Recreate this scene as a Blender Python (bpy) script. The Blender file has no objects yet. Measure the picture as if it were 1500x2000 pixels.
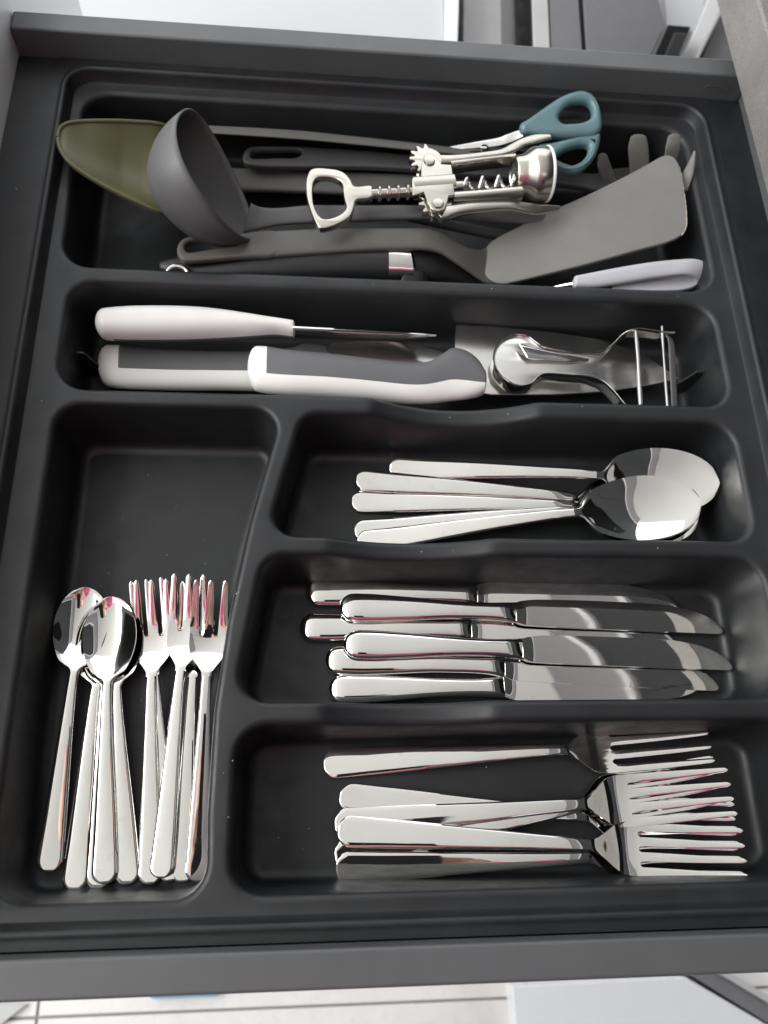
import bpy, bmesh, math, random
import numpy as np
from mathutils import Vector, Matrix
from mathutils.geometry import delaunay_2d_cdt

R = math.radians
MM = 0.001                       # everything below is written in millimetres
random.seed(7)
scene = bpy.context.scene
COL = scene.collection

# ------------------------------------------------------------------ camera
cd = bpy.data.cameras.new("camera")
cam = bpy.data.objects.new("camera", cd)
COL.objects.link(cam)
cam.location = (0.146595, 0.028043, 0.397690)
cam.rotation_mode = 'XYZ'
cam.rotation_euler = (0.379398, -0.092057, -0.021535)
cd.sensor_fit = 'VERTICAL'
cd.sensor_height = 24.0
cd.lens = 24.0 * 1614.326 / 2000.0
cd.clip_start = 0.002
cd.clip_end = 60.0
cd.dof.use_dof = True
cd.dof.focus_distance = 0.425
cd.dof.aperture_fstop = 6.5
scene.camera = cam

# ------------------------------------------------------------------ world and lamps
world = bpy.data.worlds.new("World")
scene.world = world
world.use_nodes = True
bg = world.node_tree.nodes["Background"]
bg.inputs[0].default_value = (0.93, 0.96, 1.0, 1)
bg.inputs[1].default_value = 1.25


def area_lamp(name, loc, target, sx, sy, power, col):
    ld = bpy.data.lights.new(name, 'AREA')
    ld.shape = 'RECTANGLE'
    ld.size = sx
    ld.size_y = sy
    ld.energy = power
    ld.color = col
    o = bpy.data.objects.new(name, ld)
    COL.objects.link(o)
    o.location = loc
    d = Vector(target) - Vector(loc)
    o.rotation_euler = d.to_track_quat('-Z', 'Y').to_euler()
    return o


area_lamp("window_light", (-1.6, 0.2, 1.5), (0.2, 0.25, 0), 1.6, 1.3, 30, (1.0, 0.98, 0.95))

scene.view_settings.view_transform = 'Standard'
scene.view_settings.look = 'None'
scene.view_settings.gamma = 1.0
scene.view_settings.exposure = 0.7
scene.cycles.max_bounces = 10
scene.cycles.glossy_bounces = 8
scene.cycles.use_denoising = True
scene.cycles.caustics_reflective = True
scene.cycles.blur_glossy = 0.3


# ------------------------------------------------------------------ materials
def nodes_of(name):
    m = bpy.data.materials.new(name)
    m.use_nodes = True
    nt = m.node_tree
    return m, nt, nt.nodes["Principled BSDF"]


def noise(nt, scale, detail=4.0, rough=0.55, coords='Object', stretch=None):
    tc = nt.nodes.new('ShaderNodeTexCoord')
    n = nt.nodes.new('ShaderNodeTexNoise')
    n.inputs['Scale'].default_value = scale
    n.inputs['Detail'].default_value = detail
    n.inputs['Roughness'].default_value = rough
    if stretch:
        mp = nt.nodes.new('ShaderNodeMapping')
        mp.inputs['Scale'].default_value = stretch
        nt.links.new(tc.outputs[coords], mp.inputs[0])
        nt.links.new(mp.outputs[0], n.inputs['Vector'])
    else:
        nt.links.new(tc.outputs[coords], n.inputs['Vector'])
    return n


def ramp(nt, src, a, b, p0=0.3, p1=0.7):
    r = nt.nodes.new('ShaderNodeValToRGB')
    r.color_ramp.elements[0].position = p0
    r.color_ramp.elements[1].position = p1
    r.color_ramp.elements[0].color = (*a, 1) if len(a) == 3 else a
    r.color_ramp.elements[1].color = (*b, 1) if len(b) == 3 else b
    nt.links.new(src, r.inputs[0])
    return r


def bump(nt, bsdf, src, strength, dist):
    b = nt.nodes.new('ShaderNodeBump')
    b.inputs['Strength'].default_value = strength
    b.inputs['Distance'].default_value = dist
    nt.links.new(src, b.inputs['Height'])
    nt.links.new(b.outputs[0], bsdf.inputs['Normal'])


def plastic(name, col, rough, vary=0.12, grain=2600.0, gbump=0.12, spec=0.5, rvary=0.06):
    m, nt, b = nodes_of(name)
    n = noise(nt, 38.0, 5)
    lo = tuple(c * (1 - vary) for c in col)
    hi = tuple(c * (1 + vary) for c in col)
    r = ramp(nt, n.outputs[0], lo, hi)
    nt.links.new(r.outputs[0], b.inputs['Base Color'])
    n2 = noise(nt, 90.0, 6)
    rr = ramp(nt, n2.outputs[0], (rough - rvary,) * 3, (rough + rvary,) * 3)
    nt.links.new(rr.outputs[0], b.inputs['Roughness'])
    b.inputs['Specular IOR Level'].default_value = spec
    if gbump:
        g = noise(nt, grain, 2)
        bump(nt, b, g.outputs[0], gbump, 0.0003)
    return m


def metal(name, col, rough, spots=True, brushed=None, tint=(0.55, 0.5, 0.42)):
    m, nt, b = nodes_of(name)
    b.inputs['Metallic'].default_value = 1.0
    base = None
    # dried water marks: thin rings round cell centres, here and there
    if spots:
        tc = nt.nodes.new('ShaderNodeTexCoord')
        oi = nt.nodes.new('ShaderNodeObjectInfo')
        mul = nt.nodes.new('ShaderNodeMath')
        mul.operation = 'MULTIPLY'
        mul.inputs[1].default_value = 3.7
        nt.links.new(oi.outputs['Random'], mul.inputs[0])
        add = nt.nodes.new('ShaderNodeVectorMath')
        add.operation = 'ADD'
        nt.links.new(tc.outputs['Object'], add.inputs[0])
        nt.links.new(mul.outputs[0], add.inputs[1])
        wob = nt.nodes.new('ShaderNodeTexNoise')
        wob.inputs['Scale'].default_value = 420.0
        nt.links.new(add.outputs[0], wob.inputs['Vector'])
        mixv = nt.nodes.new('ShaderNodeMix')
        mixv.data_type = 'VECTOR'
        mixv.inputs[0].default_value = 0.0035
        nt.links.new(add.outputs[0], mixv.inputs[4])
        nt.links.new(wob.outputs[1], mixv.inputs[5])
        v = nt.nodes.new('ShaderNodeTexVoronoi')
        v.inputs['Scale'].default_value = 135.0
        nt.links.new(mixv.outputs[1], v.inputs['Vector'])
        rg = nt.nodes.new('ShaderNodeValToRGB')
        e = rg.color_ramp.elements
        e[0].position, e[0].color = 0.0, (0.25, 0.25, 0.25, 1)
        e[1].position, e[1].color = 0.17, (0.2, 0.2, 0.2, 1)
        for p, c in ((0.215, 1.0), (0.25, 0.0)):
            q = e.new(p)
            q.color = (c, c, c, 1)
        nt.links.new(v.outputs['Distance'], rg.inputs[0])
        sep = nt.nodes.new('ShaderNodeSeparateColor')
        nt.links.new(v.outputs['Color'], sep.inputs[0])
        gt = nt.nodes.new('ShaderNodeMath')
        gt.operation = 'GREATER_THAN'
        gt.inputs[1].default_value = 0.72
        nt.links.new(sep.outputs[0], gt.inputs[0])
        ring = nt.nodes.new('ShaderNodeMath')
        ring.operation = 'MULTIPLY'
        nt.links.new(rg.outputs[0], ring.inputs[0])
        nt.links.new(gt.outputs[0], ring.inputs[1])
        amt = nt.nodes.new('ShaderNodeMath')
        amt.operation = 'MULTIPLY'
        amt.inputs[1].default_value = 0.26
        nt.links.new(ring.outputs[0], amt.inputs[0])
        mx = nt.nodes.new('ShaderNodeMix')
        mx.data_type = 'RGBA'
        nt.links.new(amt.outputs[0], mx.inputs[0])
        mx.inputs[6].default_value = (*col, 1)
        mx.inputs[7].default_value = (*tint, 1)
        nt.links.new(mx.outputs[2], b.inputs['Base Color'])
        rr = nt.nodes.new('ShaderNodeMath')
        rr.operation = 'MULTIPLY_ADD'
        rr.inputs[1].default_value = 0.10
        rr.inputs[2].default_value = rough
        nt.links.new(ring.outputs[0], rr.inputs[0])
        sm_ = noise(nt, 55.0, 6, 0.65)
        sr = ramp(nt, sm_.outputs[0], (0.0,) * 3, (0.06,) * 3, 0.45, 0.8)
        ad = nt.nodes.new('ShaderNodeMath')
        ad.operation = 'ADD'
        nt.links.new(rr.outputs[0], ad.inputs[0])
        nt.links.new(sr.outputs[0], ad.inputs[1])
        nt.links.new(ad.outputs[0], b.inputs['Roughness'])
        sc_ = noise(nt, 520.0, 2, stretch=(0.05, 1.3, 1.0))
        bump(nt, b, sc_.outputs[0], 0.10, 0.00006)
    else:
        n = noise(nt, 60.0, 5)
        r = ramp(nt, n.outputs[0], tuple(c * 0.9 for c in col), tuple(min(1, c * 1.05) for c in col))
        nt.links.new(r.outputs[0], b.inputs['Base Color'])
        b.inputs['Roughness'].default_value = rough
    if brushed:
        g = noise(nt, 400.0, 3, stretch=brushed)
        bump(nt, b, g.outputs[0], 0.16, 0.00010)
    return m


M = {}
M['tray'] = plastic('tray_plastic', (0.0145, 0.0157, 0.0170), 0.43, 0.22, gbump=0.3, spec=0.45, rvary=0.09)
M['rail'] = plastic('rail_paint', (0.088, 0.092, 0.094), 0.42, 0.06, gbump=0.10)
M['white'] = plastic('white_lacquer', (0.70, 0.70, 0.70), 0.3, 0.008, gbump=0.0, rvary=0.0)
M['steel'] = metal('polished_steel', (0.83, 0.82, 0.785), 0.022)
M['plain_steel'] = metal('clean_steel', (0.72, 0.71, 0.69), 0.10, spots=False)
M['blade_steel'] = metal('brushed_steel', (0.78, 0.77, 0.74), 0.22, spots=False, brushed=(0.06, 1.5, 1.0))
M['nickel'] = metal('satin_nickel', (0.57, 0.54, 0.475), 0.24, spots=False)
M['grey_nylon'] = plastic('grey_nylon', (0.088, 0.086, 0.079), 0.5, 0.09, rvary=0.1)
M['ladle_nylon'] = plastic('ladle_nylon', (0.096, 0.095, 0.095), 0.52, 0.05)
M['pale_nylon'] = plastic('pale_nylon', (0.162, 0.160, 0.148), 0.5, 0.08)
M['dark_nylon'] = plastic('dark_nylon', (0.05, 0.05, 0.05), 0.5, 0.07)
M['olive'] = plastic('olive_silicone', (0.105, 0.104, 0.048), 0.42, 0.08)
M['teal'] = plastic('teal_plastic', (0.105, 0.185, 0.200), 0.38, 0.05)
M['lilac'] = plastic('lilac_plastic', (0.46, 0.46, 0.50), 0.38, 0.03)
M['ivory'] = plastic('white_plastic', (0.74, 0.73, 0.70), 0.35, 0.02)
M['inlay'] = plastic('grey_rubber', (0.105, 0.105, 0.110), 0.55, 0.05)
M['black'] = plastic('black_plastic', (0.012, 0.012, 0.013), 0.4, 0.1)
M['gloss_black'] = plastic('gloss_black', (0.008, 0.008, 0.009), 0.12, 0.1, gbump=0)
M['panel_grey'] = plastic('panel_grey', (0.15, 0.145, 0.15), 0.45, 0.04, gbump=0)
M['strip_grey'] = plastic('strip_grey', (0.42, 0.42, 0.41), 0.4, 0.04, gbump=0)
M['tile'] = plastic('cream_tile', (0.70, 0.67, 0.645), 0.3, 0.04, gbump=0)
M['cab_white'] = plastic('cabinet_white', (0.50, 0.51, 0.52), 0.3, 0.01, gbump=0, rvary=0)
M['strip_pale'] = plastic('pale_strip', (0.45, 0.44, 0.44), 0.4, 0.04, gbump=0)
M['worn'] = plastic('worn_nylon', (0.42, 0.39, 0.32), 0.7, 0.15)
M['grout'] = plastic('grout', (0.30, 0.28, 0.26), 0.8, 0.1)
M['blue'] = plastic('blue_plastic', (0.16, 0.40, 0.56), 0.4, 0.05)
M['dust'] = plastic('dust', (0.7, 0.69, 0.66), 0.9, 0.1)


def stone():
    m, nt, b = nodes_of('grey_stone')
    n = noise(nt, 26.0, 8, 0.65)
    r = ramp(nt, n.outputs[0], (0.15, 0.143, 0.132), (0.245, 0.232, 0.215), 0.25, 0.75)
    n2 = noise(nt, 900.0, 3)
    r2 = ramp(nt, n2.outputs[0], (0.78, 0.78, 0.78), (1.1, 1.1, 1.1), 0.35, 0.65)
    mx = nt.nodes.new('ShaderNodeMix')
    mx.data_type = 'RGBA'
    mx.blend_type = 'MULTIPLY'
    mx.inputs[0].default_value = 1.0
    nt.links.new(r.outputs[0], mx.inputs[6])
    nt.links.new(r2.outputs[0], mx.inputs[7])
    nt.links.new(mx.outputs[2], b.inputs['Base Color'])
    b.inputs['Roughness'].default_value = 0.5
    bump(nt, b, n2.outputs[0], 0.2, 0.0005)
    return m


M['stone'] = stone()


# ------------------------------------------------------------------ builders
def tag(o, label=None, cat=None, group=None, kind=None):
    if label:
        o['label'] = label
    if cat:
        o['category'] = cat
    if group:
        o['group'] = group
    if kind:
        o['kind'] = kind
    return o


def thing(name, label, cat, loc, group=None):
    o = bpy.data.objects.new(name, None)
    o.empty_display_size = 0.01
    COL.objects.link(o)
    o.location = Vector(loc) * MM
    return tag(o, label, cat, group)


def base_of(parent):
    return Vector(parent.location) / MM if parent is not None and parent.type == 'EMPTY' else Vector((0, 0, 0))


def mesh_obj(name, verts, faces, mat, parent=None, smooth=True, sharp=42, local=False, bevel=0.0, segs=2, blim=50):
    """verts in mm; with a parent they are world points unless local"""
    off = Vector((0, 0, 0))
    p = parent
    if not local:
        while p is not None:
            off += Vector(p.location) / MM
            p = p.parent
    me = bpy.data.meshes.new(name)
    me.from_pydata([((v[0] - off[0]) * MM, (v[1] - off[1]) * MM, (v[2] - off[2]) * MM) for v in verts], [], faces)
    bm = bmesh.new()
    bm.from_mesh(me)
    bmesh.ops.recalc_face_normals(bm, faces=bm.faces)
    bm.to_mesh(me)
    bm.free()
    if smooth:
        me.shade_smooth()
        me.set_sharp_from_angle(angle=R(sharp))
    me.materials.append(mat)
    o = bpy.data.objects.new(name, me)
    COL.objects.link(o)
    if parent is not None:
        o.parent = parent
    if bevel:
        b = o.modifiers.new('bevel', 'BEVEL')
        b.width = bevel * MM
        b.segments = segs
        b.limit_method = 'ANGLE'
        b.angle_limit = R(blim)
        b.harden_normals = True
    return o


def join(parts):
    V, F = [], []
    for v, f in parts:
        k = len(V)
        V += [tuple(p) for p in v]
        F += [tuple(i + k for i in q) for q in f]
    return V, F


def box(x0, x1, y0, y1, z0, z1):
    v = [(x0, y0, z0), (x1, y0, z0), (x1, y1, z0), (x0, y1, z0), (x0, y0, z1), (x1, y0, z1), (x1, y1, z1), (x0, y1, z1)]
    return v, [(0, 3, 2, 1), (4, 5, 6, 7), (0, 1, 5, 4), (1, 2, 6, 5), (2, 3, 7, 6), (3, 0, 4, 7)]


def prism(poly, z0, z1):
    n = len(poly)
    v = [(x, y, z0) for x, y in poly] + [(x, y, z1) for x, y in poly]
    f = [tuple(range(n))[::-1], tuple(range(n, 2 * n))]
    f += [(i, (i + 1) % n, n + (i + 1) % n, n + i) for i in range(n)]
    return v, f


def loft(rings, cap0=True, cap1=True):
    n = len(rings[0])
    v = [tuple(p) for r in rings for p in r]
    f = []
    for i in range(len(rings) - 1):
        for j in range(n):
            k = (j + 1) % n
            f.append((i * n + j, i * n + k, (i + 1) * n + k, (i + 1) * n + j))
    if cap0:
        f.append(tuple(range(n))[::-1])
    if cap1:
        b = (len(rings) - 1) * n
        f.append(tuple(range(b, b + n)))
    return v, f


def crom(pts, n, closed=False):
    """Catmull-Rom through pts (any dimension), resampled to n points by arc length"""
    P = np.array(pts, float)
    if closed:
        Q = np.vstack([P[-1], P, P[0], P[1]])
    else:
        Q = np.vstack([2 * P[0] - P[1], P, 2 * P[-1] - P[-2]])
    out = []
    for i in range(1, len(Q) - 2):
        p0, p1, p2, p3 = Q[i - 1], Q[i], Q[i + 1], Q[i + 2]
        d = [max(np.linalg.norm(b - a), 1e-6) ** 0.5 for a, b in ((p0, p1), (p1, p2), (p2, p3))]
        t0, t1 = 0, d[0]
        t2 = t1 + d[1]
        t3 = t2 + d[2]
        for t in np.linspace(t1, t2, 14, endpoint=False):
            a1 = (t1 - t) / (t1 - t0) * p0 + (t - t0) / (t1 - t0) * p1
            a2 = (t2 - t) / (t2 - t1) * p1 + (t - t1) / (t2 - t1) * p2
            a3 = (t3 - t) / (t3 - t2) * p2 + (t - t2) / (t3 - t2) * p3
            b1 = (t2 - t) / (t2 - t0) * a1 + (t - t0) / (t2 - t0) * a2
            b2 = (t3 - t) / (t3 - t1) * a2 + (t - t1) / (t3 - t1) * a3
            out.append((t2 - t) / (t2 - t1) * b1 + (t - t1) / (t2 - t1) * b2)
    out.append(P[0] if closed else P[-1])
    out = np.array(out)
    if n is None:
        return out[:-1] if closed else out
    s = np.concatenate([[0], np.cumsum(np.linalg.norm(np.diff(out, axis=0), axis=1))])
    q = np.linspace(0, s[-1], n + 1 if closed else n)
    r = np.stack([np.interp(q, s, out[:, k]) for k in range(out.shape[1])], 1)
    return r[:-1] if closed else r


def sup(a, p):
    c, s = math.cos(a), math.sin(a)
    return math.copysign(abs(c) ** (2 / p), c), math.copysign(abs(s) ** (2 / p), s)


def edge_loft(U, L, th, n=40, m=20, p=2.5, round0=0.0, round1=0.0, crown=None):
    """body between two traced edges U and L (3-D), thickness th (number or list) along its normal"""
    U = crom(U, n)
    L = crom(L, n)
    T = np.interp(np.linspace(0, 1, n), np.linspace(0, 1, len(th)), th) if hasattr(th, '__len__') else np.full(n, float(th))
    mid = (U + L) / 2
    rings = []
    for i in range(n):
        t = mid[min(i + 1, n - 1)] - mid[max(i - 1, 0)]
        w = (U[i] - L[i]) / 2
        nn = np.cross(t, w)
        nn /= max(np.linalg.norm(nn), 1e-9)
        if nn[2] < 0:
            nn = -nn
        k = 1.0
        ring = []
        for j in range(m):
            c, s = sup(2 * math.pi * j / m, p)
            ring.append(mid[i] + w * c * k + nn * T[i] / 2 * s * k)
        rings.append(ring)
    def rounded(ring, c, d, r, first):
        res = []
        ring = np.array(ring)
        for a in (15, 35, 55, 72, 85):
            k = math.cos(R(a))
            res.append(list(c + (ring - c) * k + d * r * math.sin(R(a))))
        return res[::-1] if first else res
    if round0:
        d = mid[0] - mid[1]
        d /= np.linalg.norm(d)
        rings = rounded(rings[0], mid[0], d, round0, True) + rings
    if round1:
        d = mid[-1] - mid[-2]
        d /= np.linalg.norm(d)
        rings = rings + rounded(rings[-1], mid[-1], d, round1, False)
    return loft(rings)


def bar(pts, w, h, n=30, m=16, p=3.0, up=(0, 0, 1), r0=0.0, r1=0.0):
    """bar along a path, width w across, height h along up"""
    C = crom(pts, n) if len(pts) > 2 else np.linspace(pts[0], pts[1], n)
    W = np.interp(np.linspace(0, 1, n), np.linspace(0, 1, len(w)), w) if hasattr(w, '__len__') else np.full(n, float(w))
    H = np.interp(np.linspace(0, 1, n), np.linspace(0, 1, len(h)), h) if hasattr(h, '__len__') else np.full(n, float(h))
    rings = []
    cs = []
    for i in range(n):
        t = C[min(i + 1, n - 1)] - C[max(i - 1, 0)]
        t = t / np.linalg.norm(t)
        s = np.cross(t, up)
        s = s / max(np.linalg.norm(s), 1e-9)
        u = np.cross(s, t)
        rings.append([C[i] + s * W[i] / 2 * a + u * H[i] / 2 * b for a, b in (sup(2 * math.pi * j / m, p) for j in range(m))])
    def cap(ring, c, d, r):
        ring = np.array(ring)
        return [list(c + (ring - c) * math.cos(R(a)) + d * r * math.sin(R(a))) for a in (15, 35, 55, 72, 85)]
    if r0:
        d = C[0] - C[1]
        rings = cap(rings[0], C[0], d / np.linalg.norm(d), r0)[::-1] + rings
    if r1:
        d = C[-1] - C[-2]
        rings = rings + cap(rings[-1], C[-1], d / np.linalg.norm(d), r1)
    return loft(rings)


def tube(pts, r, m=10, n=None, closed=False):
    C = crom(pts, n, closed) if n else np.array(pts, float)
    rings = []
    N = len(C)
    ref = np.array((0.13, 0.21, 0.97))
    for i in range(N):
        t = C[(i + 1) % N] - C[i - 1] if closed else C[min(i + 1, N - 1)] - C[max(i - 1, 0)]
        t = t / max(np.linalg.norm(t), 1e-9)
        s = np.cross(t, ref)
        s /= max(np.linalg.norm(s), 1e-9)
        u = np.cross(s, t)
        rr = r[i] if hasattr(r, '__len__') else r
        rings.append([C[i] + rr * (s * math.cos(2 * math.pi * j / m) + u * math.sin(2 * math.pi * j / m)) for j in range(m)])
    if closed:
        rings.append(rings[0])
    return loft(rings, not closed, not closed)


def lathe(origin, axis, prof, m=40, cap0=True, cap1=True):
    """prof: list of (distance along axis, radius)"""
    a = np.array(axis, float)
    a /= np.linalg.norm(a)
    s = np.cross(a, (0.1, 0.2, 0.95))
    s /= np.linalg.norm(s)
    u = np.cross(a, s)
    o = np.array(origin, float)
    rings = [[o + a * d + r * (s * math.cos(2 * math.pi * j / m) + u * math.sin(2 * math.pi * j / m)) for j in range(m)] for d, r in prof]
    return loft(rings, cap0, cap1)


def plate(pts, holes=(), th=3.0, bev=0.6, res=3, smooth=True, n=None):
    """flat plate: outline (3-D points near one plane) with holes, thickness, rounded rim -> verts, faces"""
    def sm(q):
        return crom(q, n or max(24, len(q) * 6), True) if smooth else np.array(q, float)
    O = sm(pts)
    H = [sm(h) for h in holes]
    c = O.mean(0)
    nn = np.zeros(3)
    for i in range(len(O)):
        a, b = O[i] - c, O[(i + 1) % len(O)] - c
        nn += np.cross(a, b)
    nn /= np.linalg.norm(nn)
    if nn[2] < 0:
        nn = -nn
    ex = np.array((1.0, 0, 0))
    ex -= nn * ex.dot(nn)
    ex /= np.linalg.norm(ex)
    ey = np.cross(nn, ex)
    cu = bpy.data.curves.new('tmp', 'CURVE')
    cu.dimensions = '2D'
    cu.fill_mode = 'BOTH'
    cu.extrude = max(th / 2 - bev, 0.01) * MM
    cu.bevel_depth = bev * MM
    cu.bevel_resolution = res
    cu.offset = -bev * MM
    for loop in [O] + H:
        sp = cu.splines.new('POLY')
        sp.points.add(len(loop) - 1)
        sp.use_cyclic_u = True
        for i, p in enumerate(loop):
            d = p - c
            sp.points[i].co = (d.dot(ex) * MM, d.dot(ey) * MM, 0, 1)
    ob = bpy.data.objects.new('tmp', cu)
    COL.objects.link(ob)
    dg = bpy.context.evaluated_depsgraph_get()
    me = ob.evaluated_get(dg).to_mesh()
    V = [tuple(c + (ex * v.co.x + ey * v.co.y + nn * v.co.z) / MM) for v in me.vertices]
    F = [tuple(p.vertices) for p in me.polygons]
    ob.evaluated_get(dg).to_mesh_clear()
    bpy.data.objects.remove(ob)
    bpy.data.curves.remove(cu)
    # weld the seam between caps and rim
    bm = bmesh.new()
    vs = [bm.verts.new(v) for v in V]
    for f in F:
        try:
            bm.faces.new([vs[i] for i in f])
        except ValueError:
            pass
    bmesh.ops.remove_doubles(bm, verts=bm.verts, dist=0.002)
    bm.verts.index_update()
    V = [tuple(v.co) for v in bm.verts]
    F = [tuple(v.index for v in f.verts) for f in bm.faces]
    bm.free()
    return V, F


def put(name, vf, mat, parent, **k):
    return mesh_obj(name, vf[0], vf[1], mat, parent, **k)


def pchip(pts):
    xs = np.array([p[0] for p in pts], float)
    ys = np.array([p[1] for p in pts], float)
    h = np.diff(xs)
    d = np.diff(ys) / h
    m = np.zeros(len(xs))
    for i in range(1, len(xs) - 1):
        if d[i - 1] * d[i] > 0:
            w1, w2 = 2 * h[i] + h[i - 1], h[i] + 2 * h[i - 1]
            m[i] = (w1 + w2) / (w1 / d[i - 1] + w2 / d[i])
    m[0], m[-1] = d[0], d[-1]

    def f(x):
        i = int(min(max(np.searchsorted(xs, x) - 1, 0), len(xs) - 2))
        t = (x - xs[i]) / h[i]
        return ((2 * t**3 - 3 * t**2 + 1) * ys[i] + (t**3 - 2 * t**2 + t) * h[i] * m[i]
                + (-2 * t**3 + 3 * t**2) * ys[i + 1] + (t**3 - t**2) * h[i] * m[i + 1])
    return f


# ------------------------------------------------------------------ the tray
def rounded(verts, inset, seg=7, step=4.0):
    """polygon [(x, y, r)] (counter-clockwise) inset by a distance, corners rounded"""
    n = len(verts)
    P = [Vector((v[0], v[1])) for v in verts]
    lines = []
    for i in range(n):
        a, b = P[i], P[(i + 1) % n]
        d = (b - a).normalized()
        nrm = Vector((-d.y, d.x))
        lines.append((a + nrm * inset, d, (b - a).length))
    out = []
    C = []
    for i in range(n):
        a0, d0, _ = lines[i - 1]
        a1, d1, _ = lines[i]
        cr = d0.x * d1.y - d0.y * d1.x
        t = ((a1 - a0).x * d1.y - (a1 - a0).y * d1.x) / cr
        C.append(a0 + d0 * t)
    for i in range(n):
        d0, d1 = lines[i - 1][1], lines[i][1]
        ang = math.acos(max(-1, min(1, d0.dot(d1))))
        cr = d0.x * d1.y - d0.y * d1.x
        r = max(verts[i][2] - inset * (1 if cr > 0 else -1), 2.0)
        tl = r * math.tan(ang / 2)
        p0 = C[i] - d0 * tl
        nrm = Vector((-d0.y, d0.x)) * (1 if cr > 0 else -1)
        ctr = p0 + nrm * r
        a0 = math.atan2((p0 - ctr).y, (p0 - ctr).x)
        for k in range(seg + 1):
            a = a0 + (ang if cr > 0 else -ang) * k / seg
            out.append(('c', ctr.x + r * math.cos(a), ctr.y + r * math.sin(a)))
        out.append(('e', max(1, int(lines[i][2] / step)), 0))
    res = []
    for i, q in enumerate(out):
        if q[0] == 'c':
            res.append((q[1], q[2]))
        else:
            a = res[-1]
            b = out[(i + 1) % len(out)][1:]
            for k in range(1, q[1]):
                f = k / q[1]
                res.append((a[0] + (b[0] - a[0]) * f, a[1] + (b[1] - a[1]) * f))
    return res


def rect(x0, y0, x1, y1, r):
    return [(x0, y0, r), (x1, y0, r), (x1, y1, r), (x0, y1, r)]


def inside(px, py, poly):
    q = np.array(poly)
    x, y = q[:, 0], q[:, 1]
    x2, y2 = np.roll(x, -1), np.roll(y, -1)
    c = ((y > py) != (y2 > py)) & (px < (x2 - x) * (py - y) / (y2 - y + 1e-12) + x)
    return bool(c.sum() % 2)


FLOOR = -45.0
CELLS = [
    rect(5, 334, 393, 466, 17),
    rect(12, 254.5, 389, 325, 16),
    [(14, 5, 15), (106.5, 5, 15), (105, 40, 80), (105.5, 85, 80), (110, 130, 120), (118.5, 180, 120), (134, 247, 14), (14, 247, 15)],
    [(126, 172.5, 12), (387, 172.5, 14), (387, 245, 16), (143.5, 245, 14)],
    [(113, 89, 14), (388, 89, 15), (388, 164, 16), (125, 164, 14)],
    [(115, 6, 15), (388, 6, 15), (388, 80, 16), (115, 80, 16)],
]
LIP = [(-2.7, 0.0), (-2.0, -0.06), (-1.0, -0.4), (-0.1, -1.1), (0.55, -2.0), (0.9, -3.2)]
WALL = [(1.6, -14), (2.5, -27), (3.3, -39.0)]
FIL = [(3.9, -41.4), (5.0, -43.3), (6.7, -44.5), (8.8, -45.0), (10.2, -45.0)]


def dip(x, y, z):
    """the finger scoops pressed into three dividers"""
    for yc, hw, c, h, d in ((249.7, 13.5, 228, 47.5, 13.0), (168.2, 14, 200, 43, 9.5), (84.6, 14, 196, 42, 10.0)):
        if abs(y - yc) < hw and abs(x - c) < h:
            k = max(0.0, min(1.0, (z + 42) / 42))
            e = (1 - ((x - c) / h) ** 2)
            return z - d * k * min(1.0, e * 1.0)
    return z


tray = thing('cutlery_tray', 'dark grey moulded plastic cutlery tray with six compartments', 'cutlery tray', (200, 236, FLOOR - 2))


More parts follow.
